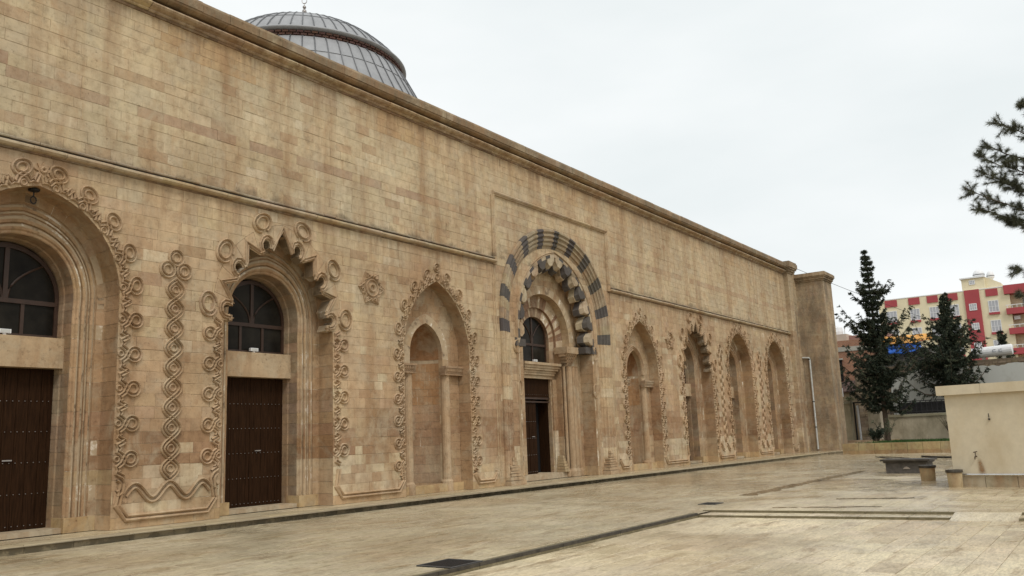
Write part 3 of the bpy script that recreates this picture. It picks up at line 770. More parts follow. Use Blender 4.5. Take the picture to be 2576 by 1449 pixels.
# flat inner wall of the portal with the lobed opening
PA = Arch(26.53, 2.46, 5.02, 8.22)
ring_n = 0.10
masonry(portal.xc - 3.0, portal.xc + 3.0, ZB, 8.60, [PA.poly(0.10, 16, ZB - 0.01)], lambda x, z, y: (x, 0.09 + y, z), mosque, 'tympanum_wall', keep=portal.poly(-0.70, 18), length=(0.3, 0.6))
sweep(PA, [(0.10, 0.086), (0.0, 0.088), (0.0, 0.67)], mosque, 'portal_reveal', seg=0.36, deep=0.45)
# roll frame of the inner opening
b = B()
for s in (-1, 1):
    for n_ in (0.13, 0.19):
        ridge(b, [PA.pt(PA.L * k / 40, n_, s) for k in range(41)], 0.022, 0.035, y=0.088)
    ridge(b, [(PA.xc + s * (PA.w + 0.10) + (x_ - 0) * 0.5, z_) for x_, z_ in circ((0, 3.30), 0.26, 18)], 0.026, 0.035, y=0.088, closed=True)
    ridge(b, circ((PA.xc + s * (PA.w + 0.16), 4.72), 0.22, 14, -pi / 2 - 0.3, pi / 2 + 0.3) if s > 0 else circ((PA.xc - PA.w - 0.16, 4.72), 0.22, 14, pi / 2 - 0.3, 1.5 * pi + 0.3), 0.03, 0.045, y=0.088)
b.obj('roll_moulding', STONE, mosque, tone=(0.42, 0.31, 0.195))
# black and white corbelled lobes
lob = B(); lob.box((PA.xc - 0.02, 0.3, PA.za + 0.12), (PA.xc + 0.02, 0.32, PA.za + 0.14)); lobo = lob.obj('lobed_arch', MORTAR, mosque)
nl = 7; UL = PA.La / (nl - 0.0)
def corb(ar, q0, q1, side, prof2, par, tn, nm='voussoir', shrink=0.0):
    """block between q0..q1, section prof2 [(n,y)] closed"""
    V = []; F = []; m = len(prof2)
    for q, sc in ((q0, 1), (q0 * 0.72 + q1 * 0.28, 2), (q0 * 0.28 + q1 * 0.72, 2), (q1, 1)):
        for (n, y) in prof2:
            nn = n if (sc == 2 or n > -0.05) else n * shrink
            x, z = ar.pt(min(q, ar.L), nn, side); V.append((x, y, z))
    for i in range(3):
        for c in range(m):
            f = (i * m + c, i * m + (c + 1) % m, (i + 1) * m + (c + 1) % m, (i + 1) * m + c); F.append(f if side > 0 else f[::-1])
    e0 = tuple(range(m)); e1 = tuple(range(3 * m, 4 * m)); F += [e0[::-1] if side > 0 else e0, e1 if side > 0 else e1[::-1]]
    return mk(nm, V, F, STONE, par, tn)
for side in (-1, 1):
    for k in range(nl):
        q0 = PA.Ls + UL * k; q1 = q0 + UL; A_ = BLK if k % 2 == 0 else (0.43, 0.35, 0.24); C_ = (0.43, 0.35, 0.24) if k % 2 == 0 else BLK
        mid = (q0 + q1) / 2
        # outer border wedges (alternate)
        corb(PA, q0, mid, side, [(0.115, 0.05), (0.0, 0.05), (0.0, 0.10), (0.115, 0.10)], lobo, jit(BLK, 0.15), 'border_stone', 1)
        corb(PA, mid, q1, side, [(0.115, 0.052), (0.0, 0.052), (0.0, 0.10), (0.115, 0.10)], lobo, jit((0.43, 0.35, 0.24), 0.06), 'border_stone', 1)
        # corbel: front keystone then deeper nose
        corb(PA, q0 + 0.10 * UL, q1 - 0.10 * UL, side, [(-0.003, 0.03), (-0.27, 0.05), (-0.38, 0.22), (-0.003, 0.23)], lobo, jit(C_, 0.08), 'voussoir', 0.45)
        corb(PA, q0 + 0.03 * UL, q1 - 0.03 * UL, side, [(-0.004, 0.23), (-0.42, 0.232), (-0.50, 0.45), (-0.004, 0.47)], lobo, jit(A_, 0.1), 'voussoir', 0.35)
        corb(PA, q0 + 0.03 * UL, q1 - 0.03 * UL, side, [(-0.004, 0.47), (-0.22, 0.472), (-0.24, 0.64), (-0.004, 0.65)], lobo, jit((0.36, 0.24, 0.14), 0.08), 'voussoir', 0.6)
    # black foot of the lobed arch with a white dart
    x = PA.xc + side * (PA.w - 0.02); b = B()
    b.box((min(x, x + side * 0.30) , 0.045, PA.zs - 0.28), (max(x, x + side * 0.30), 0.5, PA.zs - 0.005)); b.box((min(x, x - side * 0.40), 0.12, PA.zs - 0.26), (max(x, x - side * 0.40), 0.78, PA.zs - 0.012)); b.obj('arch_foot', STONE, lobo, tone=BLK)
    xm = x + side * 0.12; b = B(); b.add([(xm - 0.10, 0.041, PA.zs - 0.006), (xm + 0.10, 0.041, PA.zs - 0.006), (xm, 0.041, PA.zs - 0.20)], [(0, 2, 1)]); b.obj('white_dart', STONE, lobo, tone=(0.5, 0.43, 0.31))
# inner wall with the doorway arch
IA = Arch(26.53, 1.72, 5.02, 6.90)
masonry(PA.xc - PA.w - 0.05, PA.xc + PA.w + 0.05, ZB, 8.3, [IA.poly(0.30, 12, ZB - 0.01)], lambda x, z, y: (x, 0.66 + y, z), mosque, 'inner_portal_wall', keep=PA.poly(0.03, 14), deep=0.3, length=(0.25, 0.5))
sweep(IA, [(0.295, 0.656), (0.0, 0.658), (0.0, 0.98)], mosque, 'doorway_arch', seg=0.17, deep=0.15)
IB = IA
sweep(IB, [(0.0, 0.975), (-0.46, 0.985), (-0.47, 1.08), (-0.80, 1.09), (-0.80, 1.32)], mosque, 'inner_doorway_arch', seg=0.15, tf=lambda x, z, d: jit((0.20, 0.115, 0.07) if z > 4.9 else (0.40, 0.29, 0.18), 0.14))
window(mosque, 26.53, 0.93, 4.36, 5.10, 6.36, 1.24, 5.05); nolight.append((26.35, 4.36))
# stepped lintel
b = B()
for k, (z0, z1, y, hw) in enumerate(((3.78, 3.90, 1.02, 0.96), (3.905, 3.98, 0.95, 1.02), (3.985, 4.07, 0.92, 1.07), (4.075, 4.15, 0.84, 1.13), (4.155, 4.25, 0.80, 1.18), (4.255, 4.35, 0.74, 1.22))):
    b.box((26.53 - hw, y, z0), (26.53 + hw, 1.45, z1))
b.obj('stepped_lintel', STONE, mosque, tone=(0.44, 0.33, 0.21))
# portal doorway: transom board, one leaf shut, one open on the dark hall
b = B(); b.box((25.57, 1.18, 3.10), (27.49, 1.26, 3.78)); tr = b.obj('transom_panel', WOOD, mosque)
b = B(); b.box((25.57, 1.15, 3.02), (27.49, 1.178, 3.09)); b.obj('door_rail', FRAME, tr); b = B(); b.box((25.57, 1.16, 2.90), (27.49, 1.19, 2.95)); b.obj('door_rail', FRAME, tr)
b = B()
for k in range(14): b.lathe((25.7 + k * 0.125, 1.17, 3.18), [(0, 0), (0.016, 0.01), (0, 0.02)], 6)
b.obj('stud_row', STUD, tr)
door(mosque, 26.07, 0.48, 0.33, 3.0, 1.20, rows=4)
b = B(); b.box((25.4, 1.70, 0.2), (27.7, 1.72, 3.2)); b.box((26.56, 1.30, 0.2), (26.58, 1.70, 3.1)); b.box((27.52, 1.24, 0.2), (27.54, 1.72, 3.1)); b.box((26.5, 1.3, 3.1), (27.6, 1.72, 3.12)); b.obj('dark_hall', DARK, mosque)
b = B(); b.box((27.44, 1.24, 0.33), (27.48, 1.68, 3.0)); b.obj('open_leaf', WOOD, mosque)
b = B(); b.box((24.9, 0.72, ZB + 0.002), (28.2, 1.7, 0.33)); b.obj('threshold', STONE, mosque, tone=(0.48, 0.39, 0.27))
for s in (-1, 1):   # pale jamb block beside the door, stepped
    b = B(); x0 = 26.53 + s * 0.92; x1 = 26.53 + s * 1.41
    x1 = 26.53 + s * 1.24; x2 = 26.53 + s * 1.80; x0 = 26.53 + s * 0.97
    z = 0.34
    while z < 4.95:
        ze = min(4.96, z + rnd.uniform(0.22, 0.30)); ze = 4.96 if 4.96 - ze < 0.1 else ze
        tn = jit((0.58, 0.49, 0.35), 0.05) if z < 1.8 else tone(26.5, z, 0.45)
        if z < 3.7: b = B(); b.box((min(x0, x1) + 0.002, 1.02 + rnd.uniform(0, 0.004), z + 0.002), (max(x0, x1), 1.32, min(ze, 3.775) - 0.002)); b.obj('jamb_block', STONE, mosque, tone=tn)
        b = B(); b.box((min(x1, x2) + 0.002, 0.80 + rnd.uniform(0, 0.004), z + 0.002), (max(x1, x2), 1.32, ze - 0.002)); b.obj('jamb_block', STONE, mosque, tone=tone(26.5, z, 0.45)); z = ze
    # stepped foot ornament
    if s < 0: continue
    b = B()
    for k in range(6): b.box((26.53 + s * 1.12 - 0.15 + 0.02 * k, 0.62 + 0.03 * k, 0.335 + 0.10 * k), (26.53 + s * 1.12 + 0.15 - 0.02 * k, 1.0, 0.425 + 0.10 * k))
    b.obj('stepped_base', STONE, mosque, tone=(0.45, 0.34, 0.2))
    # clustered colonnettes and honeycomb capital
    if s < 0: continue
    cx_ = 26.53 + s * 1.52; cc = B()
    for k, (dx, dy, r) in enumerate(((0, 0.62, 0.125), (s * 0.21, 0.58, 0.075), (-s * 0.19, 0.72, 0.06), (s * 0.34, 0.60, 0.065), (s * 0.50, 0.60, 0.085))):
        cc.lathe((cx_ + dx, dy, 0), [(r + 0.05, 0.14), (r + 0.05, 0.34), (r, 0.44), (r, 4.22), (r + 0.02, 4.27)], 12)
    co = cc.obj('clustered_column', STONE, mosque, tone=(0.38, 0.265, 0.16))
    cp = B(); cp.box((cx_ - 0.40, 0.40, 4.74), (cx_ + 0.44, 0.97, 4.99)); cp.obj('impost', STONE, co, tone=(0.40, 0.29, 0.18))
    cp = B()
    for lv in range(4):
        z0 = 4.27 + lv * 0.118; ex = 0.10 + lv * 0.075; nn = 3 + lv
        for k in range(nn):
            xx = cx_ + 0.02 - ex - 0.08 + (2 * ex + 0.16) * (k + 0.5) / nn; w_ = (2 * ex + 0.16) / nn * 0.46
            cp.add([(xx - w_, 0.62 - ex * 0.55, z0 + 0.11), (xx + w_, 0.62 - ex * 0.55, z0 + 0.11), (xx + w_ * 0.55, 0.64 - ex * 0.4, z0), (xx - w_ * 0.55, 0.64 - ex * 0.4, z0), (xx - w_, 0.8, z0 + 0.11), (xx + w_, 0.8, z0 + 0.11), (xx + w_ * 0.55, 0.8, z0), (xx - w_ * 0.55, 0.8, z0)],
                   [(3, 2, 1, 0), (4, 5, 1, 0), (2, 6, 5, 1), (7, 3, 0, 4), (3, 7, 6, 2)])
        cp.box((cx_ + 0.02 - ex - 0.08, 0.66 - ex * 0.4, z0), (cx_ + 0.02 + ex + 0.08, 0.8, z0 + 0.114))
    cp.obj('honeycomb_capital', STONE, co, tone=(0.37, 0.255, 0.155))

# frame moulding round the portal head and the string courses
def molding_x(x0, x1, z, prof, nm, stone_tone, seg=1.1, parent=mosque):
    """horizontal moulding in separate lengths; prof [(y, z)]"""
    first = None; x = x0
    while x < x1 - 0.01:
        xe = min(x1, x + rnd.uniform(seg * 0.7, seg * 1.3)); V = []; F = []; m = len(prof); dz = rnd.uniform(-0.006, 0.006); dy = rnd.uniform(-0.008, 0.004)
        for xx in (x + 0.004, xe - 0.004):
            for (y, zz) in prof: V.append((xx, y + dy, z + zz + dz))
        for j in range(m): 
            F.append((j, j + m, (j + 1) % m + m, (j + 1) % m))
        F += [tuple(range(m)), tuple(range(m, 2 * m))[::-1]]
        o = mk(nm, V, F, STONE, parent, jit(stone_tone, 0.13)); x = xe
SP = [(0.02, 0.0), (-0.03, 0.0), (-0.06, 0.02), (-0.06, 0.05), (-0.10, 0.06), (-0.145, 0.085), (-0.15, 0.125), (-0.12, 0.16), (-0.09, 0.17), (-0.13, 0.19), (-0.13, 0.225), (0.02, 0.25)]
SP = SP[::-1]
def string(x0, x1, z):
    molding_x(x0, x1, z, [(0.02, 0.0), (-0.03, 0.0), (-0.04, 0.035), (0.02, 0.035)][::-1], 'string_fillet', (0.15, 0.10, 0.06), 1.0)  # dark tone paints the shadow below the roll
    molding_x(x0, x1, z, [(0.02, 0.037), (-0.05, 0.037), (-0.11, 0.05), (-0.15, 0.085), (-0.15, 0.12), (-0.11, 0.145), (-0.05, 0.15), (0.02, 0.15)][::-1], 'string_roll', (0.46, 0.36, 0.235), 0.9)  # paler than fillet and hollow, its highlight painted in
    molding_x(x0, x1, z, [(0.02, 0.152), (-0.05, 0.152), (-0.055, 0.19), (0.02, 0.192)][::-1], 'string_hollow', (0.065, 0.05, 0.034), 1.3)  # near-black tone paints the shade of the groove
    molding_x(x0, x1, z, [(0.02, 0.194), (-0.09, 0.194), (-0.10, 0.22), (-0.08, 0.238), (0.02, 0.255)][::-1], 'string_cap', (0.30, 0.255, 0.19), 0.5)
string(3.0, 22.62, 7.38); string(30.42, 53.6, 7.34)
FP = [(0.02, 0.0), (-0.05, 0.0), (-0.06, 0.03), (-0.10, 0.05), (-0.12, 0.09), (-0.09, 0.13), (-0.05, 0.15), (0.02, 0.18)][::-1]
molding_x(22.62, 30.42, 9.80, FP, 'frame_moulding', (0.41, 0.31, 0.2), 1.0)
for x, zb in ((22.62, 7.38), (30.42, 7.38)):
    z = 9.80
    while z > zb + 0.02:
        ze = max(zb, z - rnd.uniform(0.5, 0.9)); V = []; F = []; m = len(FP)
        for zz in (z - 0.003, ze + 0.003):
            for (y, w_) in FP: V.append((x - 0.09 + w_, y, zz))
        for j in range(m): F.append((j, (j + 1) % m, (j + 1) % m + m, j + m))
        F += [tuple(range(m))[::-1], tuple(range(m, 2 * m))]
        mk('frame_moulding', V, F, STONE, mosque, jit((0.43, 0.32, 0.2), 0.08)); z = ze
for x in (22.50, 22.62, 30.40, 30.52):
    b = B(); ridge(b, [(x, 0.45 + (7.33 - 0.45) * k / 6) for k in range(7)], 0.016, 0.022); b.obj('edge_bead', STONE, mosque, tone=(0.45, 0.34, 0.215))

# cornice (roll, hollow, coping)
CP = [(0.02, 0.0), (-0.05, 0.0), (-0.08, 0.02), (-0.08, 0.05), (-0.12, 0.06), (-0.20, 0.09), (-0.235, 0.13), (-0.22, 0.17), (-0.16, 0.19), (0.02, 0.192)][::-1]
molding_x(3.0, 53.6, 11.28, CP, 'cornice_stone', (0.44, 0.335, 0.215), 1.2)  # roll kept lighter than the bands beside it, as if catching light
molding_x(3.0, 53.6, 11.22, [(0.02, 0.0), (-0.03, 0.0), (-0.04, 0.055), (0.02, 0.058)][::-1], 'cornice_fillet', (0.16, 0.10, 0.058), 1.3)  # dark band under the roll, shadow painted into the tone
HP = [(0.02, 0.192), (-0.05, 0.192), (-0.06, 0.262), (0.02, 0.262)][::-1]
molding_x(3.0, 53.6, 11.28, HP, 'cornice_hollow', (0.07, 0.043, 0.026), 1.6)  # dirt and groove shade painted together as one dark tone
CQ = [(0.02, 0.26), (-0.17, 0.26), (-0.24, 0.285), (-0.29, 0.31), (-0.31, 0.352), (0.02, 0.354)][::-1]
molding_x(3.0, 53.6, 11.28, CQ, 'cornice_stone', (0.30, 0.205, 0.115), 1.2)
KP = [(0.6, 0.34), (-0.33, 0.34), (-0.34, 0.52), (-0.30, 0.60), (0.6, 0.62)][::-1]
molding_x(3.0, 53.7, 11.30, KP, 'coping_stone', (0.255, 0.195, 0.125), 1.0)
# end pilaster with capital
EP = Arch(0, 1, 1, 2)
def pil(x0, x1, y0, z0, z1, parent, nm='pilaster_stone'):
    z = z0
    while z < z1 - 0.01:
        ze = min(z1, z + rnd.uniform(0.24, 0.34))
        if z1 - ze < 0.1: ze = z1
        b = B(); b.box((x0 + rnd.uniform(0, 0.004), y0 + rnd.uniform(-0.004, 0.004), z + 0.003), (x1, 0.05, ze - 0.003)); b.obj(nm, STONE, parent, tone=mix3(tone((x0 + x1) / 2, z), (0.34, 0.25, 0.16), 0.3)); z = ze
pil(53.62, 54.42, -0.26, ZB, 11.3, mosque)
b = B(); b.lathe((54.42, -0.14, 0), [(0.17, 0.13), (0.17, 0.4), (0.13, 0.45), (0.13, 11.1), (0.18, 11.25)], 12); b.obj('corner_shaft', STONE, mosque, tone=(0.43, 0.36, 0.25))
b = B()
for z0, z1, e in ((11.30, 11.42, 0.05), (11.42, 11.54, 0.14), (11.54, 11.64, 0.22), (11.645, 11.93, 0.28), (11.935, 12.03, 0.24)): b.box((53.62 - e, -0.26 - e, z0), (54.62 + e, 0.4, z1 - 0.003))
b.obj('pilaster_capital', STONE, mosque, tone=(0.35, 0.26, 0.165))

# ---------------- dome
DC = (26.4, 13.8)
def dome_pt(r, z, a): return (DC[0] + r * cos(a), DC[1] + r * sin(a), z)
dome = empty('dome', (0, 0, 0)); dome.parent = mosque; dome.location = (-0.1, 13.8, 0)
NS = 60
cap = [(4.86, 19.52), (4.80, 19.62), (4.66, 19.90)]
Rz = 4.66
RS = (4.78 ** 2 + 2.3 ** 2) / 4.6; capz = lambda r: 19.58 + 2.3 - RS + sqrt(RS * RS - r * r)
cap = [(r, capz(r)) for r in (4.78, 4.4, 3.9, 3.4, 2.9, 2.4, 1.9, 1.4, 0.9, 0.45, 0.05)]
sk = [(6.6, 15.6), (6.15, 16.6), (5.72, 17.4), (5.30, 18.2), (4.98, 18.8), (4.72, 19.12)]
for prof, nm in ((cap, 'dome_sheet'), (sk, 'drum_sheet')):
    for k in range(NS):
        a0 = 2 * pi * k / NS; a1 = 2 * pi * (k + 1) / NS; mid = (a0 + a1) / 2
        V = []; F = []
        for (r, z) in prof: V += [dome_pt(r, z, a0), dome_pt(r, z, a1)]
        for i in range(len(prof) - 1): F.append((i * 2, i * 2 + 1, i * 2 + 3, i * 2 + 2))
        mk(nm, V, F, LEAD, dome, smooth=True)
seam = B()
for prof in (cap, sk):
    for k in range(NS): seam.tube([dome_pt(r + 0.015, z + 0.01, 2 * pi * k / NS) for r, z in prof], 0.030, 5, cap=False)
for r, z in ((3.9, capz(3.85)), (2.55, capz(2.7)), (1.5, capz(1.5))):
    seam.tube([dome_pt({3.9: 3.85, 2.55: 2.7, 1.5: 1.5}[r] + 0.01, z, 2 * pi * k / 88) for k in range(89)], 0.016, 4, cap=False)
for i in (1, 3):
    seam.tube([dome_pt(sk[i][0] + 0.01, sk[i][1], 2 * pi * k / 88) for k in range(89)], 0.012, 4, cap=False)
seam.obj('standing_seams', LEADD, dome)
b = B(); b.lathe((DC[0], DC[1], 0), [(4.60, 19.36), (4.86, 19.40), (4.93, 19.45), (4.93, 19.50), (4.86, 19.56), (4.70, 19.63)], 96); b.obj('eaves_ring', LEAD, dome, smooth=True)
b = B(); b.lathe((DC[0], DC[1], 0), [(4.66, 18.9), (4.60, 19.0), (4.60, 19.40)], 88); b.obj('brick_mortar_bed', simple('pink_mortar', (0.34, 0.24, 0.19), 0.9), dome)
bk = []
bm_ = bpy.data.meshes.new('dome_brick'); 
for row, (z, r, zh) in enumerate(((19.06, 4.70, 0.085), (19.165, 4.74, 0.085), (19.27, 4.79, 0.085))):
    nb_ = 96
    for k in range(nb_):
        a0 = 2 * pi * (k + (0.5 if row % 2 else 0)) / nb_ + 0.006; a1 = a0 + 2 * pi / nb_ - 0.012
        mid = (a0 + a1) / 2; out = Vector((cos(mid), sin(mid)))
        V = [dome_pt(4.55, z, a0), dome_pt(4.55, z, a1), dome_pt(r, z, a1), dome_pt(r, z, a0), dome_pt(4.55, z + zh, a0), dome_pt(4.55, z + zh, a1), dome_pt(r, z + zh, a1), dome_pt(r, z + zh, a0)]
        vis = out.dot(Vector((-0.8, -0.6))) > -0.25
        bk.append((vis, V))
FB = [(0, 3, 2, 1), (4, 5, 6, 7), (3, 7, 6, 2), (0, 4, 7, 3), (1, 2, 6, 5)]
rest = B()
for i, (vis, V) in enumerate(sorted(bk, key=lambda t: not t[0])):
    tn = jit((0.105, 0.052, 0.040), 0.3)
    if i < 180 and vis: mk('brick', V, FB, BRICKM, dome, tn)
    else: rest.add(V, FB, tn)
rest.obj('brick_rows', BRICKM, dome, kind='stuff')
fin = B(); fin.lathe((DC[0], DC[1], 0), [(0.16, 21.8), (0.06, 21.95), (0.05, 22.60), (0.09, 22.64), (0.115, 22.72), (0.09, 22.80), (0.035, 22.83), (0.03, 22.86), (0.075, 22.90), (0.09, 22.95), (0.075, 23.0), (0.03, 23.04), (0.016, 23.10), (0.016, 23.16)], 14)
fo = fin.obj('finial', STUD, dome, smooth=True)
f2 = B(); P = [(DC[0] + 0.21 * sin(a) * 0.58, DC[1] - 0.21 * sin(a) * 0.8, 24.62 - 0.30 * cos(a)) for a in [radians(-155 + 310 * k / 20) for k in range(21)]]
P = [(DC[0] + 0.12 * sin(a) * 0.58, DC[1] - 0.12 * sin(a) * 0.8, 23.30 + 0.15 * -cos(a)) for a in [radians(-158 + 316 * k / 20) for k in range(21)]]
f2.tube(P, [0.008 + 0.014 * sin(pi * k / 20) for k in range(21)], 6); f2.obj('crescent', STUD, fo)
for lo in [c for c in mosque.children if c.name.startswith('dome')]: pass

# things attached to / standing on the mosque
for i, (x, z) in enumerate(nolight):
    lab = ['small white floodlight on the sill of the leftmost great window', 'small white floodlight on the sill of the window under the scalloped arch', 'small white floodlight on the far window sill right of the portal', 'small white floodlight on the lintel ledge under the portal window'][i]
    y = 1.10 if i != 3 else 1.14
    e = empty('floodlight', (x, y, z), lab, 'floodlight', 'floodlights on the window sills')
    b = B(); b.box((x, y - 0.10, z + 0.045), (x + 0.22, y - 0.02, z + 0.125)); b.obj('lamp_body', WHITE, e)
    b = B(); b.box((x + 0.02, y - 0.104, z + 0.055), (x + 0.20, y - 0.1005, z + 0.115)); b.obj('lamp_glass', GREYPIPE, e)
    b = B(); b.box((x + 0.08, y - 0.08, z), (x + 0.14, y - 0.04, z + 0.045)); b.obj('bracket', WHITE, e)
e = empty('hanging_hook', (7.82, 0.22, 6.75), 'small black iron ring hanging from the top of the leftmost arch', 'hook')
b = B(); b.lathe((7.82, 0.22, 6.70), [(0.0, 0.0), (0.10, 0.02), (0.11, 0.05)], 10); b.obj('hook_plate', IRON, e)
b = B(); b.tube([(7.82 + 0.055 * cos(a), 0.22, 6.54 + 0.07 * sin(a)) for a in [2 * pi * k / 12 for k in range(13)]], 0.013, 6); b.tube([(7.82, 0.22, 6.61), (7.82, 0.22, 6.71)], 0.012, 6); b.obj('ring', IRON, e)

# ================================================================== PIER at the far end
pier = empty('stone_pier', (56.9, -1, 0), 'tall stained square stone pier standing beyond the end of the mosque facade', 'pier')
def PT(x, z, d=0.0):
    n_ = noise.noise(Vector((x * 0.6, z * 0.5, 5))); c = mix3((0.47, 0.345, 0.215), (0.40, 0.305, 0.20), max(0, min(1, 0.5 + n_)))
    if z < 6 and x > -1.2: c = mix3(c, (0.24, 0.20, 0.145), 0.35)
    return jit(c, 0.08)
masonry(-1.72, 0.45, 0.05, 10.95, [], lambda u, z, y: (56.0 + y, -u if False else u, z), pier, 'pier_west_face', tonef=PT)
masonry(56.0, 58.0, 0.05, 10.95, [], lambda u, z, y: (u, -1.74 + y, z), pier, 'pier_south_face', tonef=PT)
b = B(); b.box((56.03, -1.70, 0), (58, 0.45, 10.95)); b.obj('pier_core', MORTAR, pier)
b = B()
for z0, z1, e_ in ((10.95, 11.05, 0.06), (11.05, 11.17, 0.14), (11.17, 11.25, 0.20), (11.25, 11.44, 0.26), (11.44, 11.50, 0.20)): b.box((56 - e_, -1.74 - e_, z0 + 0.002), (58, 0.5, z1 - 0.002))
b.obj('pier_cornice', STONE, pier, tone=(0.36, 0.27, 0.17))
pipe = empty('drain_pipe', (55.9, -0.4, 0), 'grey downpipe with an elbow running down the stained stone pier', 'pipe')
b = B(); b.tube([(55.93, 0.0, 6.05), (55.93, -0.42, 6.02), (55.93, -0.46, 5.95), (55.93, -0.44, 0.25)], 0.055, 10); b.obj('pipe_run', GREYPIPE, pipe)
for z in (5.9, 3.2, 1.6):
    b = B(); b.lathe((55.93, -0.44, z), [(0.055, 0), (0.075, 0.005), (0.075, 0.05), (0.055, 0.055)], 10); b.obj('pipe_clamp', IRON, pipe)

# ================================================================== GROUND
def flat(name, P, z, m, tn=None, label=None):
    o = mk(name, [(x, y, z) for x, y in P], [tuple(range(len(P)))], m, None, tn); o['kind'] = 'structure'; return o
GRND = simple('bare_ground', (0.22, 0.18, 0.11), 0.9, 0, 0.3, 0.5, 0.3)
flat('ground', [(-400, -900), (1800, -900), (1800, 900), (-400, 900)], -0.30, GRND)
DIRT = simple('joint_dirt', (0.28, 0.23, 0.15), 0.7, 0, 0.4, 3.0, 0.4)
court = empty('courtyard', (20, -10, 0), kind='structure')
def pt2(c): return jit(c, 0.07)
PV = (0.45, 0.375, 0.25); PV2 = (0.50, 0.42, 0.285); PV3 = (0.37, 0.285, 0.165)
STX = 17.25           # line of the two shallow steps
YD = -9.32            # line of the low kerb
def step_x(y): return 17.12 + (y + 9.0) * -0.09
def paving(x0, x1, y0, y1, sx, sy, z, parent, inside_f, col, hj=0.002, lim=150, nm='paving_slab'):
    out = []; y = y0
    while y < y1 - 1e-6:
        h = min(rnd.uniform(*sy), y1 - y); x = x0 - rnd.uniform(0, sx[0])
        if y1 - (y + h) < sy[0] * 0.4: h = y1 - y
        while x < x1:
            w = rnd.uniform(*sx); xe = min(x + w, x1); xs = max(x, x0)
            if xe - xs > 0.02:
                r = inside_f(xs, xe, y, y + h)
                if r:
                    xs2, xe2 = r
                    g = 0.0028; zz = z + rnd.uniform(-hj, hj); t1 = rnd.uniform(-hj, hj) * 0.6; t2 = rnd.uniform(-hj, hj) * 0.6; k = 0.006
                    O = [(xs2 + g, y + g), (xe2 - g, y + g), (xe2 - g, y + h - g), (xs2 + g, y + h - g)]
                    I = [(O[0][0] + k, O[0][1] + k), (O[1][0] - k, O[1][1] + k), (O[2][0] - k, O[2][1] - k), (O[3][0] + k, O[3][1] - k)]
                    zt_ = [zz + t1 + t2, zz - t1 + t2, zz - t1 - t2, zz + t1 - t2]
                    V = [(*I[i], zt_[i]) for i in range(4)] + [(*O[i], zt_[i] - 0.0025) for i in range(4)] + [(*O[i], z - 0.03) for i in range(4)]
                    F = [(0, 1, 2, 3)] + [(i, i + 4, (i + 1) % 4 + 4, (i + 1) % 4) for i in range(4)] + [(i + 4, i + 8, (i + 1) % 4 + 8, (i + 1) % 4 + 4) for i in range(4)]
                    c = Vector(((xs + xe) / 2, y + h / 2, z)) - CAMP; f = c.dot(F_)
                    vis = f > 0 and abs(c.dot(R_) / f) < 0.6 and abs(c.dot(U_) / f) < 0.34
                    n_ = noise.noise(Vector((xs * 0.25, y * 0.4, 0)))
                    cc = mix3(col, tuple(v * 1.12 for v in col) if n_ > 0 else (col[0] * 0.86, col[1] * 0.80, col[2] * 0.74), min(1, abs(n_) * 1.8))
                    if rnd.random() < 0.05: cc = mix3(cc, (0.26, 0.19, 0.11), 0.45)
                    out.append(((xe - xs) * h / max(c.length, 1) ** 3 * (1 if vis else 0.001), V, F, jit(cc, 0.05)))
            x = xe if xe < x1 else x1 + 1
        y += h
    out.sort(key=lambda t: -t[0])
    for _, V, F, tn in out[:lim]: mk(nm, V, F, PAVE, parent, tn)
    b = B()
    for _, V, F, tn in out[lim:]: b.add(V, F, tn)
    b.obj('paving_courses', PAVE, parent, kind='stuff')
# pavement in front of the wall
def kerb_y(x): return -0.93 if x < 21 else -0.93 - (x - 21) * 0.035
walk = mk('pavement', [(2, kerb_y(2) + 0.02, 0.115), (56.5, kerb_y(56.5) + 0.02, 0.115), (56.5, 1.75, 0.115), (2, 1.75, 0.115)], [(0, 1, 2, 3)], DIRT); walk['kind'] = 'structure'
paving(2, 56.4, -2.2, 0.45, (0.45, 0.9), (0.36, 0.48), 0.128, walk, lambda a, b_, y0, y1: (a, b_) if y0 > kerb_y((a + b_) / 2) + 0.10 else None, PV, 0.002, 120)
x = 2.0
while x < 56.4:
    xe = x + rnd.uniform(0.7, 1.1); ya, yb = kerb_y(x), kerb_y(xe); dz = rnd.uniform(-0.004, 0.004)
    V = []
    for (xx, y) in ((x + 0.004, ya), (xe - 0.004, yb)):
        V += [(xx, y, -0.03), (xx, y - 0.012, 0.10 + dz), (xx, y + 0.01, 0.132 + dz), (xx, y + 0.30 + (0.22 if x > 21 else 0.12), 0.131 + dz), (xx, y + 0.3, -0.03)]
    F = [(j, (j + 1) % 5, (j + 1) % 5 + 5, j + 5) for j in range(5)] + [(4, 3, 2, 1, 0), (5, 6, 7, 8, 9)]
    KM = mat('grimy_kerb', lambda t, bs: (t.links.new(mixc(t, mth(t, 'MULTIPLY', ramp(t, noi(t, pos(t), 3.5, 6, 0.75), [(0.46, 0.85), (0.56, 0.05)]), ramp(t, mth(t, 'MULTIPLY', (lambda g, s_: (t.links.new(g.outputs['Position'], s_.inputs[0]), s_.outputs[2])[1])(t.nodes.new('ShaderNodeNewGeometry'), t.nodes.new('ShaderNodeSeparateXYZ')), 5.0), [(0.55, 1.0), (0.66, 0.0)])), tonein(t), (0.155, 0.125, 0.075)), bs.inputs['Base Color']), setattr(bs.inputs['Roughness'], 'default_value', 0.7)))
    mk('kerb_stone', V, F, KM, walk, jit((0.36, 0.29, 0.175), 0.1)); x = xe
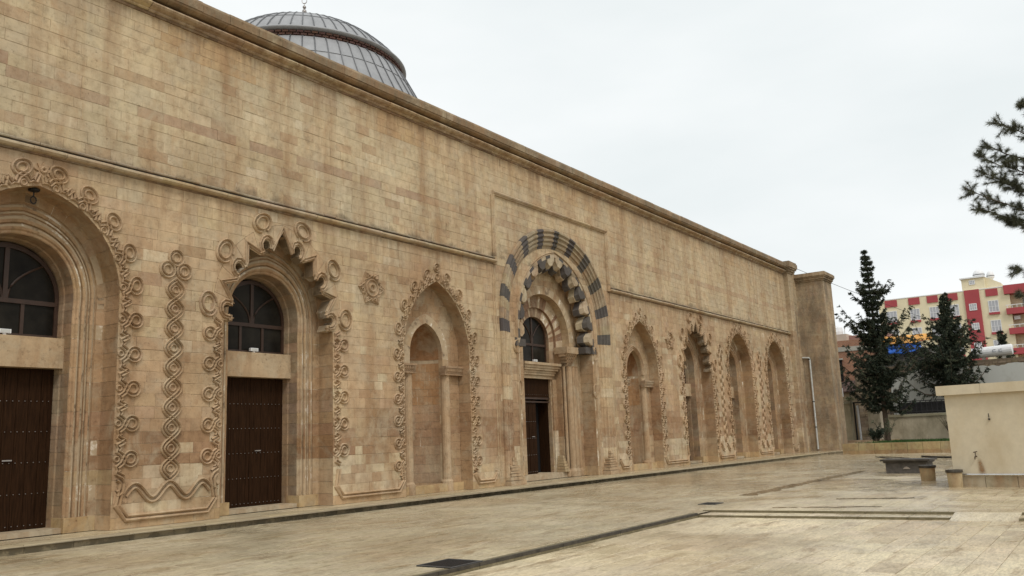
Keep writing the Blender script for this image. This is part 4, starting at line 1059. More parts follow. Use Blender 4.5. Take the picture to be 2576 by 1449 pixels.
# upper court, small blocks by the wall
up = mk('upper_court_bed', [(1, YD, -0.012), (60, YD, -0.012), (60, 1, -0.012), (1, 1, -0.012)], [(0, 1, 2, 3)], DIRT, court)
paving(3.5, 58, YD + 0.16, -0.9, (0.22, 0.42), (0.13, 0.17), 0.0, up, lambda a, b_, y0, y1: (a, b_) if y1 < kerb_y((a + b_) / 2) + 0.02 else None, (0.395, 0.335, 0.228), 0.0028, 60, 'paving_block')
up2 = mk('far_court_bed', [(step_x(-34) + 0.02, -34, -0.012), (75, -34, -0.012), (75, YD, -0.012), (step_x(YD) + 0.02, YD, -0.012)], [(0, 1, 2, 3)], DIRT, court)
paving(16.9, 56, -26, YD + 0.16, (0.5, 0.8), (0.28, 0.36), 0.0, up2, lambda a, b_, y0, y1: (max(a, step_x(y0)), b_) if b_ > step_x(y0) + 0.1 and (y1 < YD - 0.0 or a > 17.0) else None, PV, 0.0022, 100)
lo = mk('lower_court_bed', [(-2, -30, -0.092), (17.8, -30, -0.092), (17.8, YD + 0.02, -0.092), (-2, YD + 0.02, -0.092)], [(0, 1, 2, 3)], DIRT, court)
paving(2, 17.4, -24, YD, (0.5, 0.8), (0.28, 0.36), -0.08, lo, lambda a, b_, y0, y1: (a, min(b_, step_x(y0) - 0.62)) if a < step_x(y0) - 0.65 else None, PV2, 0.0018, 150)
# low kerb and the two steps
def edge_stone(p, q, w, z0, z1, par, nm, tn):
    d = Vector((q[0] - p[0], q[1] - p[1])).normalized(); n_ = Vector((-d.y, d.x)) * w
    g = 0.004; a = Vector(p) + d * g; b_ = Vector(q) - d * g
    V = [(a.x, a.y, z0), (b_.x, b_.y, z0), (b_.x + n_.x, b_.y + n_.y, z0), (a.x + n_.x, a.y + n_.y, z0), (a.x, a.y, z1), (b_.x, b_.y, z1), (b_.x + n_.x, b_.y + n_.y, z1), (a.x + n_.x, a.y + n_.y, z1)]
    return mk(nm, V, [(0, 3, 2, 1), (4, 5, 6, 7), (0, 1, 5, 4), (1, 2, 6, 5), (2, 3, 7, 6), (3, 0, 4, 7)], STEPM if nm != 'drain_edge' else GRIME, par, tn)
STEPM = mat('mossy_step', lambda t, bs: (t.links.new(mixc(t, ramp(t, noi(t, pos(t), 4.0, 6, 0.75), [(0.48, 0.95), (0.70, 0.35)]), tonein(t), (0.13, 0.105, 0.052)), bs.inputs['Base Color']), setattr(bs.inputs['Roughness'], 'default_value', 0.7)))
GRIME = simple('black_grime_stone', (0.050, 0.041, 0.030), 0.65, 0, 0.55, 6.0, 0.5)
stp = empty('shallow_steps', (17, -12, 0), kind='structure'); ke = empty('court_edge_kerb', (10, YD, 0), kind='structure')
x = 2.0
while x < 16.45:
    xe = min(16.5, x + rnd.uniform(0.8, 1.3)); edge_stone((x, YD), (xe, YD), 0.05, -0.040, 0.004, ke, 'drain_edge', (0.1, 0.1, 0.1)); edge_stone((x, YD + 0.004), (xe, YD + 0.004), 0.05, -0.12, -0.042, ke, 'edge_stone', (0.36, 0.30, 0.20)); edge_stone((x, YD + 0.065), (xe, YD + 0.065), 0.09, -0.05, -0.002, ke, 'gutter_stone', (0.30, 0.25, 0.16)); x = xe
def stepline(y0, y1):
    y = y0
    while y > y1 + 0.05:
        ye = max(y1, y - rnd.uniform(0.7, 1.0))
        tn = jit((0.30, 0.25, 0.15), 0.12)
        edge_stone((step_x(y), y), (step_x(ye), ye), 0.03, -0.14, 0.003, stp, 'step_stone', tn)
        edge_stone((step_x(y) - 0.62, y), (step_x(ye) - 0.62, ye), 0.03, -0.14, -0.039, stp, 'step_stone', tn); z_ = 0
        V = [(step_x(y) - 0.59, y - 0.003, -0.041), (step_x(y) + 0.0, y - 0.003, -0.041), (step_x(ye) + 0.0, ye + 0.003, -0.041), (step_x(ye) - 0.59, ye + 0.003, -0.041)]; mk('tread_stone', V, [(0, 1, 2, 3)], PAVE, stp, jit(PV2, 0.05)); y = ye
stepline(YD + 0.16, -13.82); stepline(-14.86, -24)
# flush ramp between the two flights
b = B(); ya, yb = -13.82, -14.86; b.add([(step_x(ya) - 0.75, ya, -0.079), (step_x(yb) - 0.75, yb, -0.079), (step_x(yb) + 0.01, yb, 0.0015), (step_x(ya) + 0.01, ya, 0.0015), (step_x(ya) - 0.75, ya, -0.2), (step_x(yb) - 0.75, yb, -0.2), (step_x(yb) + 0.01, yb, -0.2), (step_x(ya) + 0.01, ya, -0.2)], [(0, 1, 2, 3), (0, 4, 5, 1), (3, 7, 4, 0), (1, 5, 6, 2), (2, 6, 7, 3)])
b.obj('ramp_slab', PAVE, stp, tone=PV2)
# gratings
for (P, lab) in ((((8.80, -9.26), (9.32, -9.28), (9.46, -8.68), (8.84, -8.70)), 'large black drain grating set in the paving beside the low kerb'), (((18.40, -8.90), (18.92, -8.78), (18.90, -8.50), (18.42, -8.60)), 'small black drain cover set in the paving beyond the steps')):
    c = (sum(p[0] for p in P) / 4, sum(p[1] for p in P) / 4); e = empty('drain_grating', (c[0], c[1], 0), lab, 'drain grating')
    xa, ya = min(p[0] for p in P), min(p[1] for p in P); xb, yb = max(p[0] for p in P), max(p[1] for p in P)
    b = B(); b.box((xa, ya, -0.01), (xb, yb, 0.007)); b.obj('grating_bed', DARK, e)
    b = B(); 
    for (p, q) in (((xa, ya), (xb, ya + 0.03)), ((xa, yb - 0.03), (xb, yb)), ((xa, ya + 0.03), (xa + 0.03, yb - 0.03)), ((xb - 0.03, ya + 0.03), (xb, yb - 0.03))): b.box((*p, 0.0), (*q, 0.014))
    b.obj('grating_frame', simple('worn_steel', (0.10, 0.10, 0.10), 0.5, 0.4, 0.2), e)
    k = xa + 0.05
    while k < xb - 0.05:
        b = B(); b.box((k, ya + 0.03, 0.006), (k + 0.016, yb - 0.03, 0.012)); b.obj('grating_bar', IRON, e); k += 0.035

# ================================================================== COURTYARD FURNITURE
PLA = mat('cream_render', lambda t, bs: (
    t.links.new(mixc(t, mth(t, 'MULTIPLY', ramp(t, noi(t, pos(t, (1, 1, 0.5)), 1.1, 6, 0.65), [(0.48, 0.0), (0.7, 1.0)]), 0.5), mixc(t, 1.0, (0.60, 0.52, 0.375), ramp(t, noi(t, pos(t), 5, 6, 0.7), [(0.3, (0.92,) * 3), (0.7, (1.06,) * 3)]), 'MULTIPLY'), (0.46, 0.36, 0.215)), bs.inputs['Base Color']),
    setattr(bs.inputs['Roughness'], 'default_value', 0.8), bump(t, bs, noi(t, pos(t), 30, 4), 0.15, 0.01)))
FT = empty('fountain_house', (25.5, -15.0, 0), 'big cream stone fountain tank with a thick capping slab at the right edge', 'fountain')
V0 = Vector((24.45, -12.82)); V1 = Vector((23.70, -17.6)); dd = (V1 - V0).normalized(); nn = Vector((-dd.y, dd.x)); nn = nn if nn.x > 0 else -nn
V3 = V0 + nn * 5 + Vector((0, -0.9)); V2 = V1 + nn * 5
def prism(name, P, z0, z1, m, par, ztop=None, tn=None):
    n = len(P); V = [(p[0], p[1], z0) for p in P] + [(p[0], p[1], (ztop[i] if ztop else z1)) for i, p in enumerate(P)]
    return mk(name, V, [tuple(range(n))[::-1], tuple(range(n, 2 * n))] + [(i, (i + 1) % n, (i + 1) % n + n, i + n) for i in range(n)], m, par, tn)
def inset(P, d):
    c = Vector((sum(p[0] for p in P) / len(P), sum(p[1] for p in P) / len(P))); out = []
    n = len(P)
    for i in range(n):
        p = Vector(P[i]); a = (p - Vector(P[i - 1])).normalized(); b_ = (Vector(P[(i + 1) % n]) - p).normalized()
        n1 = Vector((a.y, -a.x)); n2 = Vector((b_.y, -b_.x)); 
        if n1.dot(c - p) > 0: n1 = -n1; n2 = -n2
        k = (n1 + n2); k = k / max(0.3, k.dot(n1)); q = p - k * d; out.append((q.x, q.y))
    return out
FP4 = [tuple(V1), tuple(V2), tuple(V3), tuple(V0)]
prism('tank_wall', FP4, 0.26, 2.28, PLA, FT)
for k in range(7):
    a = V0 + dd * (0.72 * k); b_ = V0 + dd * min(0.72 * (k + 1), 4.83)
    if b_ == a: break
    o = -nn * 0.03; prism('plinth_tile', [tuple(a + o + dd * 0.006), tuple(b_ + o - dd * 0.006), tuple(b_ + nn * 0.05), tuple(a + nn * 0.05)], -0.02, 0.265, STONE, FT, tn=jit((0.40, 0.34, 0.24), 0.06))
CPx = inset(FP4, -0.13)
c0, c1 = Vector(CPx[3]), Vector(CPx[0]); L_ = (c1 - c0).length; k = 0; x = 0
while x < L_ - 0.05:
    xe = min(L_, x + 1.05); a = c0 + dd * (x + 0.003); b_ = c0 + dd * (xe - 0.003)
    za, zb_ = 2.30, 2.30
    V = [(a.x, a.y, 2.28), (b_.x, b_.y, 2.28), (b_.x + nn.x * 5.2, b_.y + nn.y * 5.2, 2.28), (a.x + nn.x * 5.2, a.y + nn.y * 5.2 - 0.6, 2.28)]
    V += [(p[0], p[1], 2.52) for p in V]
    mk('capping_slab', V, [(0, 3, 2, 1), (4, 5, 6, 7), (0, 1, 5, 4), (1, 2, 6, 5), (2, 3, 7, 6), (3, 0, 4, 7)], PLA, FT); x = xe
b = B(); P0 = V0 + dd * -0.05 - nn * 0.06; b.tube([(*(P0 + nn * 0.5), 0.30), (*P0, 0.30), (*(V0 + dd * 4.8 - nn * 0.06), 0.30)], 0.024, 8); b.obj('base_pipe', CHROME, FT)
tapx = V0 + dd * 0.58 - nn * 0.0
e = empty('tap', (tapx.x, tapx.y, 0.7), 'old brass water tap on the fountain wall with a rust stain below it', 'tap')
b = B(); t0 = Vector((tapx.x, tapx.y, 0.74)); n3 = Vector((-nn.x, -nn.y, 0)); d3 = Vector((dd.x, dd.y, 0))
b.tube([t0, t0 + n3 * 0.12, t0 + n3 * 0.15 + Vector((0, 0, -0.03)), t0 + n3 * 0.15 + Vector((0, 0, -0.07))], 0.016, 7); b.obj('spout', simple('old_brass', (0.10, 0.07, 0.05), 0.4, 0.7, 0.3), e)
b = B(); b.tube([t0 + n3 * 0.08, t0 + n3 * 0.08 + Vector((0, 0, 0.11))], 0.010, 6); b.tube([t0 + n3 * 0.08 + Vector((0, 0, 0.10)) - d3 * 0.04, t0 + n3 * 0.08 + Vector((0, 0, 0.12)) + d3 * 0.05], 0.012, 6); b.obj('tap_lever', simple('old_brass', (0.1, 0.07, 0.05)), e)
rs = B(); RST = mat('rust_stain', lambda t, bs: (t.links.new(ramp(t, noi(t, pos(t), 9, 5), [(0.3, (0.24, 0.12, 0.05)), (0.7, (0.38, 0.25, 0.13))]), bs.inputs['Base Color']), t.links.new(mth(t, 'MULTIPLY', tonein(t), ramp(t, noi(t, pos(t, (1, 1, 0.5)), 12, 5), [(0.3, 0.4), (0.6, 0.95)])), bs.inputs['Alpha']), setattr(bs.inputs['Roughness'], 'default_value', 0.9)))
for i in range(14):
    for k in range(16):
        u0, u1 = -0.14 + 0.34 * i / 14, -0.14 + 0.34 * (i + 1) / 14; v0, v1 = 0.27 + 0.42 * k / 16, 0.27 + 0.42 * (k + 1) / 16
        um, vm = (u0 + u1) / 2 - 0.05 - 0.12 * (0.69 - v0), (v0 + v1) / 2; f = math.exp(-(um / (0.035 + 0.10 * (0.69 - vm))) ** 2) * min(1, (0.69 - vm) * 9) * min(1, (vm - 0.27) * 7)
        rs.add([tuple(Vector((tapx.x, tapx.y, 0)) + d3 * u + n3 * 0.004 + Vector((0, 0, v))) for u, v in ((u0, v0), (u1, v0), (u1, v1), (u0, v1))], [(0, 1, 2, 3)], (f, f, f))
rs.obj('rust_stain', RST, FT)
b = B(); q = Vector((V0 + dd * 0.98)[:]); b.box((q.x - 0.05, q.y - 0.02, 1.62), (q.x, q.y + 0.02, 1.66)); b.tube([(q.x - 0.03, q.y, 1.68), (q.x - 0.05, q.y, 1.78)], 0.01, 5); b.obj('wall_bracket', IRON, FT)

def stool(x, y, r, lab):
    e = empty('stone_stool', (x, y, 0), lab, 'stool', 'round stone stools by the fountain')
    b = B(); b.lathe((x, y, 0), [(0, -0.01), (r * 0.86, -0.01), (r * 0.93, 0.36), (0, 0.36)], 20); b.obj('stool_body', STONE, e, tone=(0.42, 0.335, 0.20), smooth=False)
    b = B(); b.lathe((x, y, 0), [(0, 0.355), (r * 1.05, 0.36), (r * 1.08, 0.39), (r * 1.05, 0.43), (0, 0.44)], 20); b.obj('seat_pad', GRIME, e)
stool(26.90, -11.78, 0.22, 'round stone stool with black top, left of the pair, nearer the dark trough')
stool(24.20, -12.87, 0.19, 'round stone stool with black top right against the fountain corner')
tb = empty('stone_trough', (31.6, -10.6, 0), 'dark grey stone trough under a wide black slab in the courtyard', 'trough')
def rbox(b, cx_, cy, hx, hy, z0, z1, ang=-0.05, t=None): b.box((cx_ - hx, cy - hy, z0), (cx_ + hx, cy + hy, z1), t, ang, (cx_, cy))
DG = simple('dark_basalt', (0.095, 0.085, 0.075), 0.8, 0, 0.35, 9, 0.6)
b = B(); rbox(b, 31.35, -10.45, 0.45, 0.63, -0.01, 0.34); b.obj('trough_body', DG, tb)
b = B(); rbox(b, 31.35, -10.45, 0.49, 0.69, 0.34, 0.40); b.obj('trough_rim', GRIME, tb)
b = B(); rbox(b, 31.35, -10.45, 0.55, 0.77, 0.40, 0.455); b.obj('top_slab', GRIME, tb)
b = B(); b.add([(30.88, -10.45 - 0.12, 0.14), (30.88, -10.45 + 0.12, 0.14), (30.88, -10.45 + 0.07, 0.19), (30.88, -10.45, 0.23), (30.88, -10.45 - 0.07, 0.19)], [(0, 1, 2, 3, 4)]); b.obj('carved_emblem', simple('chalk_mark', (0.35, 0.3, 0.25), 0.9), tb)
HO = simple('black_hose', (0.018, 0.018, 0.018), 0.5)
def hose(P, r, lab):
    Q = []
    for i in range(len(P) - 1):
        for s in range(8):
            t = s / 8; p0 = P[max(i - 1, 0)]; p1 = P[i]; p2 = P[i + 1]; p3 = P[min(i + 2, len(P) - 1)]
            Q.append(tuple(0.5 * (2 * p1[k] + (p2[k] - p0[k]) * t + (2 * p0[k] - 5 * p1[k] + 4 * p2[k] - p3[k]) * t * t + (3 * p1[k] - p0[k] - 3 * p2[k] + p3[k]) * t ** 3) for k in (0, 1)) + (r * 0.9,))
    b = B(); b.tube(Q, r, 6); o = b.obj('hose', HO); tag(o, lab, 'hose')
hose([(46.8, -5.9), (44.6, -6.9), (42.6, -8.0), (43.5, -8.2), (45.4, -7.2), (46.9, -6.0)], 0.02, 'black hose lying in a long flat loop in front of the planter')
hose([(45.5, -8.3), (44.0, -9.4), (43.5, -10.5)], 0.045, 'short black hose on the paving behind the fountain corner')
# wet dark channels across the court
CH = mat('wet_channel', lambda t, bs: (t.links.new(ramp(t, noi(t, pos(t), 3, 5), [(0.3, (0.17, 0.125, 0.07)), (0.7, (0.26, 0.20, 0.12))]), bs.inputs['Base Color']), t.links.new(ramp(t, noi(t, pos(t, (1, 1, 1)), 5, 6, 0.75), [(0.38, 0.0), (0.52, 0.85)]), bs.inputs['Alpha']), setattr(bs.inputs['Roughness'], 'default_value', 0.15)))
def channel(P, w, lab):
    b = B(); V = []
    for i, (x, y) in enumerate(P):
        a, c = P[max(0, i - 1)], P[min(len(P) - 1, i + 1)]; dx, dy = c[0] - a[0], c[1] - a[1]; l = hypot(dx, dy); ww = w * (0.6 + 0.7 * rnd.random())
        V += [(x - dy / l * ww, y + dx / l * ww, 0.0035 + 0.0015 * 0), (x + dy / l * ww, y - dx / l * ww, 0.0035)]
    b.add(V, [(2 * i, 2 * i + 1, 2 * i + 3, 2 * i + 2) for i in range(len(P) - 1)]); o = b.obj('wet_streak', CH, None); o['kind'] = 'structure'
def wl(p, q, n, wob=0.05): return [(p[0] + (q[0] - p[0]) * k / n + rnd.uniform(-wob, wob), p[1] + (q[1] - p[1]) * k / n + rnd.uniform(-wob, wob)) for k in range(n + 1)]
channel(wl((23.6, -9.6), (24.9, -12.3), 14), 0.05, ''); channel(wl((27.2, -8.6), (27.9, -11.4), 14), 0.05, ''); channel(wl((29.9, -8.3), (30.6, -11.9), 14), 0.045, '')
channel(wl((21.0, -8.6), (33.0, -8.6), 60, 0.05), 0.20, ''); channel(wl((17.9, -10.4), (18.5, -12.4), 14, 0.05), 0.12, ''); channel(wl((20.3, -11.0), (20.7, -12.6), 14, 0.06), 0.16, '')

# ================================================================== PLANTER AND GARDEN WALL
BR = mat('foliage', lambda t, bs: (t.links.new(mixc(t, 1.0, tonein(t), ramp(t, noi(t, pos(t), 1.2, 4), [(0.3, (0.7,) * 3), (0.7, (1.3,) * 3)]), 'MULTIPLY'), bs.inputs['Base Color']), setattr(bs.inputs['Roughness'], 'default_value', 0.7), setattr(bs.inputs['Specular IOR Level'], 'default_value', 0.2)))
pl = empty('planter_wall', (52, -8, 0), 'low weathered block wall of the long planter at the far side of the court', 'planter')
y = -2.95
while y > -19:
    ye = y - rnd.uniform(0.7, 1.0); x = 51.9 - (y + 3.1) * -0.03 - 1.0 * 0
    for z0, z1 in ((-0.02, 0.20), (0.205, 0.60)):
        b = B(); b.box((52.0 + 0.02 * (z0 > 0) + rnd.uniform(-0.01, 0.01), ye + 0.008, z0), (52.35, y - 0.008, z1)); b.obj('stone', STONE, pl, tone=jit((0.40, 0.315, 0.165) if z0 > 0 else (0.38, 0.26, 0.13), 0.1))
    y = ye
b = B(); b.box((52.3, -3.3, 0), (66, -2.95, 0.58)); b.obj('planter_side', STONE, pl, tone=(0.38, 0.29, 0.16))
soil = mk('planter_soil', [(52.3, -19, 0.5), (66, -19, 0.5), (66, -3.1, 0.5), (52.3, -3.1, 0.5)], [(0, 1, 2, 3)], simple('soil', (0.05, 0.06, 0.025), 0.95, 0, 0.5, 2, 0.5)); soil['kind'] = 'structure'
g = B()
for k in range(9000):
    x = rnd.uniform(52.5, 63); y = rnd.uniform(-18, -3.2); h = rnd.uniform(0.06, 0.20) * (1 if x < 58 else 0.8); a = rnd.uniform(0, pi); w = 0.02
    g.add([(x - w * cos(a), y - w * sin(a), 0.49), (x + w * cos(a), y + w * sin(a), 0.49), (x + rnd.uniform(-.05, .05), y + rnd.uniform(-.05, .05), 0.5 + h)], [(0, 1, 2)], jit((0.035, 0.075, 0.018), 0.4))
go = g.obj('grass', BR); tag(go, 'patch of short green grass growing in the planter', 'grass', kind='stuff')
# garden wall
gw = empty('garden_wall', (66.3, -8, 0), 'weathered plastered garden wall with a mossy coping behind the planter', 'wall')
DP = mat('dirty_plaster', lambda t, bs: (t.links.new(mixc(t, ramp(t, noi(t, pos(t, (1, 1, 0.6)), 0.9, 7, 0.7), [(0.42, 0.0), (0.66, 0.85)]), tonein(t), (0.22, 0.185, 0.115)), bs.inputs['Base Color']), setattr(bs.inputs['Roughness'], 'default_value', 0.9)))
y = -1.9
while y > -20:
    ye = y - 1.6; b = B(); b.box((66.3, ye + 0.005, 0.4), (66.7, y - 0.005, 2.10)); b.obj('wall_panel', DP, gw, tone=jit((0.44, 0.37, 0.26), 0.06))
    b = B(); b.box((66.22, ye + 0.005, 2.105), (66.78, y - 0.005, 2.28)); b.obj('coping_stone', DP, gw, tone=jit((0.30, 0.27, 0.18), 0.1)); y = ye
rail = empty('iron_railing', (66.5, -8, 2.28), 'black iron railing standing on the garden wall coping', 'railing')
b = B(); b.tube([(66.5, -2.1, 3.18), (66.5, -19.5, 3.18)], 0.035, 6); b.obj('top_rail', IRON, rail)
b = B(); b.tube([(66.5, -2.1, 2.42), (66.5, -19.5, 2.42)], 0.03, 6); b.obj('bottom_rail', IRON, rail)
y = -2.1
while y > -14: b = B(); b.box((66.48, y - 0.02, 2.28), (66.52, y + 0.02, 3.18)); b.obj('railing_bar', IRON, rail); y -= 0.34
def sheet(nm, V, m, par=None, tn=None): return mk(nm, V, [tuple(range(len(V)))], m, par, tn)
b = B(); b.box((66.62, -9.6, 2.3), (66.66, -3.3, 3.10)); o = b.obj('dark_netting', simple('black_netting', (0.022, 0.02, 0.02), 0.9, 0, 0.5, 5)); tag(o, 'dark netting hung behind the iron railing', 'netting')
# gate piers
gp = empty('gate_wall', (62.6, -0.5, 0), 'pale plastered wall end left of the gate, with a stone coping', 'wall')
b = B(); b.box((62.5, -0.98, 0.6), (63.2, 0.6, 3.12)); b.obj('wall_panel', DP, gp, tone=(0.40, 0.335, 0.22)); b = B(); b.box((62.42, -1.05, 3.125), (63.28, 0.7, 3.30)); b.obj('coping_stone', DP, gp, tone=(0.30, 0.27, 0.19))
gq = empty('gate_pillar', (65, -2, 0), 'pale gate pillar with a shallow pitched cap and a lantern on top', 'pillar')
b = B(); b.box((64.6, -2.42, 0.6), (65.4, -1.62, 3.0)); b.obj('pillar_shaft', DP, gq, tone=(0.47, 0.40, 0.30))
b = B(); b.box((64.52, -2.50, 3.0), (65.48, -1.54, 3.08)); b.lathe((65, -2.02, 3.08), [(0.62, 0), (0.0, 0.14)], 4, None, pi / 4, pi / 4 + 2 * pi); b.obj('pillar_cap', DP, gq, tone=(0.42, 0.37, 0.29))
ln = empty('lantern', (65, -2.1, 3.2), 'small grey lantern standing on the gate pillar cap', 'lantern')
b = B(); b.lathe((65, -2.1, 3.15), [(0.05, 0), (0.03, 0.1), (0.06, 0.2)], 8); b.obj('lantern_foot', IRON, ln); b = B(); b.lathe((65, -2.1, 3.35), [(0.06, 0), (0.15, 0.28), (0.17, 0.30), (0, 0.38)], 8); b.obj('lantern_head', GREYPIPE, ln)
gt = empty('gate_frame', (63.2, -1.2, 0), 'black metal gate frame with a white pole beside the gate opening', 'gate')
b = B(); b.box((63.1, -1.16, 0.4), (63.2, -1.06, 3.2)); b.obj('gate_post', IRON, gt); b = B(); b.tube([(63.4, -1.30, 0.6), (63.4, -1.26, 3.0)], 0.07, 8); b.obj('white_pole', WHITE, gt)
b = B(); b.box((63.1, -2.0, 3.16), (63.2, -1.06, 3.24)); b.obj('gate_head', IRON, gt)
stp2 = empty('garden_steps', (60, -1.5, 0), kind='structure')
for k in range(4): b = B(); b.box((58.3 + k * 1.0, -3.0, -0.02 + 0.0), (59.4 + k * 1.0, 1.5, 0.16 * (k + 1))); b.obj('step_stone', STONE, stp2, tone=jit((0.30, 0.22, 0.14), 0.1))
ac = empty('air_conditioner', (70, 1.7, 4), 'white air conditioning unit with a dark round fan grille on the back wall', 'air conditioner')
b = B(); b.box((69.6, 1.28, 3.86), (70.0, 2.2, 4.56)); b.obj('unit_casing', WHITE, ac); b = B()
for rr_ in (0.27,): b.add([(69.594, 1.68 + rr_ * cos(2 * pi * k / 20), 4.2 + rr_ * sin(2 * pi * k / 20)) for k in range(20)], [tuple(range(20))])
b.obj('fan_grille', simple('fan_grey', (0.08, 0.085, 0.09), 0.6), ac)

# ================================================================== BACKGROUND HOUSES
bh = empty('brick_house', (76, 4, 0), 'unplastered red brick house with a pale rooftop parapet behind the stone pier', 'house')
def brickwall(t, bs):
    p = pos(t, (1, 1, 1)); b_ = N(t, 'ShaderNodeTexBrick'); 
    mp2 = t.nodes.new('ShaderNodeMapping'); mp2.inputs['Rotation'].default_value = (0, radians(90), radians(90)); t.links.new(p, mp2.inputs[0])
    sx = t.nodes.new('ShaderNodeSeparateXYZ'); t.links.new(p, sx.inputs[0]); cxn = t.nodes.new('ShaderNodeCombineXYZ'); t.links.new(sx.outputs[1], cxn.inputs[0]); t.links.new(sx.outputs[2], cxn.inputs[1])
    t.links.new(cxn.outputs[0], b_.inputs['Vector']); b_.inputs['Scale'].default_value = 1.0; b_.inputs['Brick Width'].default_value = 0.24; b_.inputs['Row Height'].default_value = 0.12; b_.inputs['Mortar Size'].default_value = 0.012
    b_.inputs['Color1'].default_value = (0.33, 0.155, 0.085, 1); b_.inputs['Color2'].default_value = (0.27, 0.12, 0.07, 1); b_.inputs['Mortar'].default_value = (0.30, 0.21, 0.15, 1)
    c = mixc(t, 1.0, b_.outputs[0], ramp(t, noi(t, p, 0.8, 5), [(0.3, (0.8,) * 3), (0.7, (1.15,) * 3)]), 'MULTIPLY')
    t.links.new(c, bs.inputs['Base Color']); bs.inputs['Roughness'].default_value = 0.9
BRW = mat('far_brickwork', brickwall)
CONC = simple('far_concrete', (0.36, 0.34, 0.29), 0.9, 0, 0.2, 1.5)
PPL = simple('pale_pink_plaster', (0.50, 0.40, 0.32), 0.9, 0, 0.12, 1.0)
b = B(); b.box((75.5, -1.6, 0), (84, 9, 7.85)); b.box((75.5, -1.6, 8.24), (84, 9, 8.78)); b.obj('brick_wall', BRW, bh)
b = B(); b.box((75.45, -1.6, 7.855), (84, 9, 8.235)); b.obj('concrete_beam', CONC, bh)
b = B(); b.box((75.6, 1.95, 8.785), (83, 9, 9.35)); b.obj('rooftop_parapet', PPL, bh); b = B(); b.box((76.4, -1.2, 8.785), (83, 1.945, 9.22)); b.obj('rooftop_parapet', simple('mauve_plaster', (0.30, 0.17, 0.14), 0.9), bh)
b = B(); b.box((75.40, 2.5, 5.4), (75.49, 3.4, 7.15)); w = b.obj('window', DARK, bh); b = B(); b.box((75.3, 2.4, 7.16), (75.5, 3.5, 7.28)); b.obj('window_lintel', CONC, w)
b = B(); b.add([(72.6, -1.8, 4.55), (72.6, 4, 4.35), (75.4, 4, 5.2), (75.4, -1.8, 5.6), (72.6, -1.8, 4.45), (72.6, 4, 4.25), (75.4, 4, 5.1), (75.4, -1.8, 5.5)], [(0, 1, 2, 3), (7, 6, 5, 4), (0, 4, 5, 1), (0, 3, 7, 4), (1, 5, 6, 2)])
b.obj('lean_to_roof', simple('rusty_sheet', (0.09, 0.055, 0.045), 0.8, 0, 0.5, 3), bh)
for k in range(9):
    y = -1.6 + k * 0.62; b = B(); b.tube([(72.5, y, 4.56 + 0.0), (75.4, y + rnd.uniform(-.2, .2), 5.5)], 0.05, 5); b.obj('roof_pole', simple('old_timber', (0.07, 0.05, 0.04), 0.9), bh)
b = B(); b.box((72.8, -1.7, 0), (75.45, 4, 4.3)); b.obj('lean_to_wall', simple('brown_render', (0.22, 0.165, 0.105), 0.9, 0, 0.25, 1.2), bh)
tk = empty('roof_tank', (77, 3, 9.35), 'small round water tank on the flat roof of the brick house', 'water tank')
b = B(); b.lathe((77, 3.0, 9.35), [(0.45, 0), (0.5, 0.35), (0.42, 0.7), (0.2, 0.9), (0, 0.92)], 12); b.obj('tank_body', WHITE, tk)
b = B(); 
for s in (-0.6, 0.6): b.tube([(77, 3 + s, 9.35), (77, 3 + s, 10.15)], 0.03, 5)
b.tube([(77, 2.4, 10.15), (77, 1.3, 10.15), (77, 1.3, 9.35)], 0.025, 5); b.obj('tank_frame', GREYPIPE, tk)
sd_ = empty('satellite_dish', (77, 4.6, 9.35), 'grey satellite dish beside the tank on the brick house roof', 'satellite dish')
b = B(); b.tube([(77, 4.0, 9.35), (77, 4.0, 9.85)], 0.03, 5); b.obj('mast', IRON, sd_); b = B(); b.add([(76.9 + 0.05 * (k % 2), 4.0 + 0.28 * cos(2 * pi * k / 12), 9.95 + 0.28 * sin(2 * pi * k / 12)) for k in range(12)], [tuple(range(12))]); b.obj('dish', IRON, sd_)
an = empty('antenna', (78, 0, 9.2), 'thin television aerial mast on the brick house roof beside the tree', 'antenna')
b = B(); b.tube([(77.5, 0.0, 9.2), (77.5, 0.0, 11.05)], 0.03, 5); b.obj('mast', IRON, an); b = B(); b.tube([(77.5, 0.45, 11.0), (77.5, -0.4, 11.05)], 0.03, 5); b.obj('crossbar', IRON, an)

# rear yard wall: whitewashed below, rubble above
rw = empty('rear_wall', (70.8, -10, 0), 'tall patchy whitewashed rear wall topped with brown rubble stone behind the railing', 'wall')
WH = mat('peeling_whitewash', lambda t, bs: (t.links.new(mixc(t, ramp(t, noi(t, pos(t, (1, 1, 0.7)), 0.7, 7, 0.7), [(0.5, 0.0), (0.8, 0.8)]), (0.47, 0.47, 0.43), (0.30, 0.27, 0.2)), bs.inputs['Base Color']), setattr(bs.inputs['Roughness'], 'default_value', 0.9)))
ztop = lambda y: 5.55 + 0.20 * noise.noise(Vector((y * 0.8, 0, 0))) + 0.10 * noise.noise(Vector((y * 3, 0, 4)))
b = B(); V = []; n_ = 120
for k in range(n_ + 1):
    y = -2.1 - 24 * k / n_; V += [(70.8, y, 0), (70.8, y, ztop(y)), (70.9, y, ztop(y) + 0.02)]
b.add(V, [f for k in range(n_) for f in ((3 * k, 3 * k + 1, 3 * k + 4, 3 * k + 3), (3 * k + 1, 3 * k + 2, 3 * k + 5, 3 * k + 4))]); b.obj('whitewash', WH, rw)
b = B(); b.box((70.86, -26.2, 0), (71.5, 0.5, 6.0)); b.obj('wall_core', simple('earth_mortar', (0.16, 0.12, 0.08), 0.95, 0, 0.3), rw)
z = 0.3; items = []
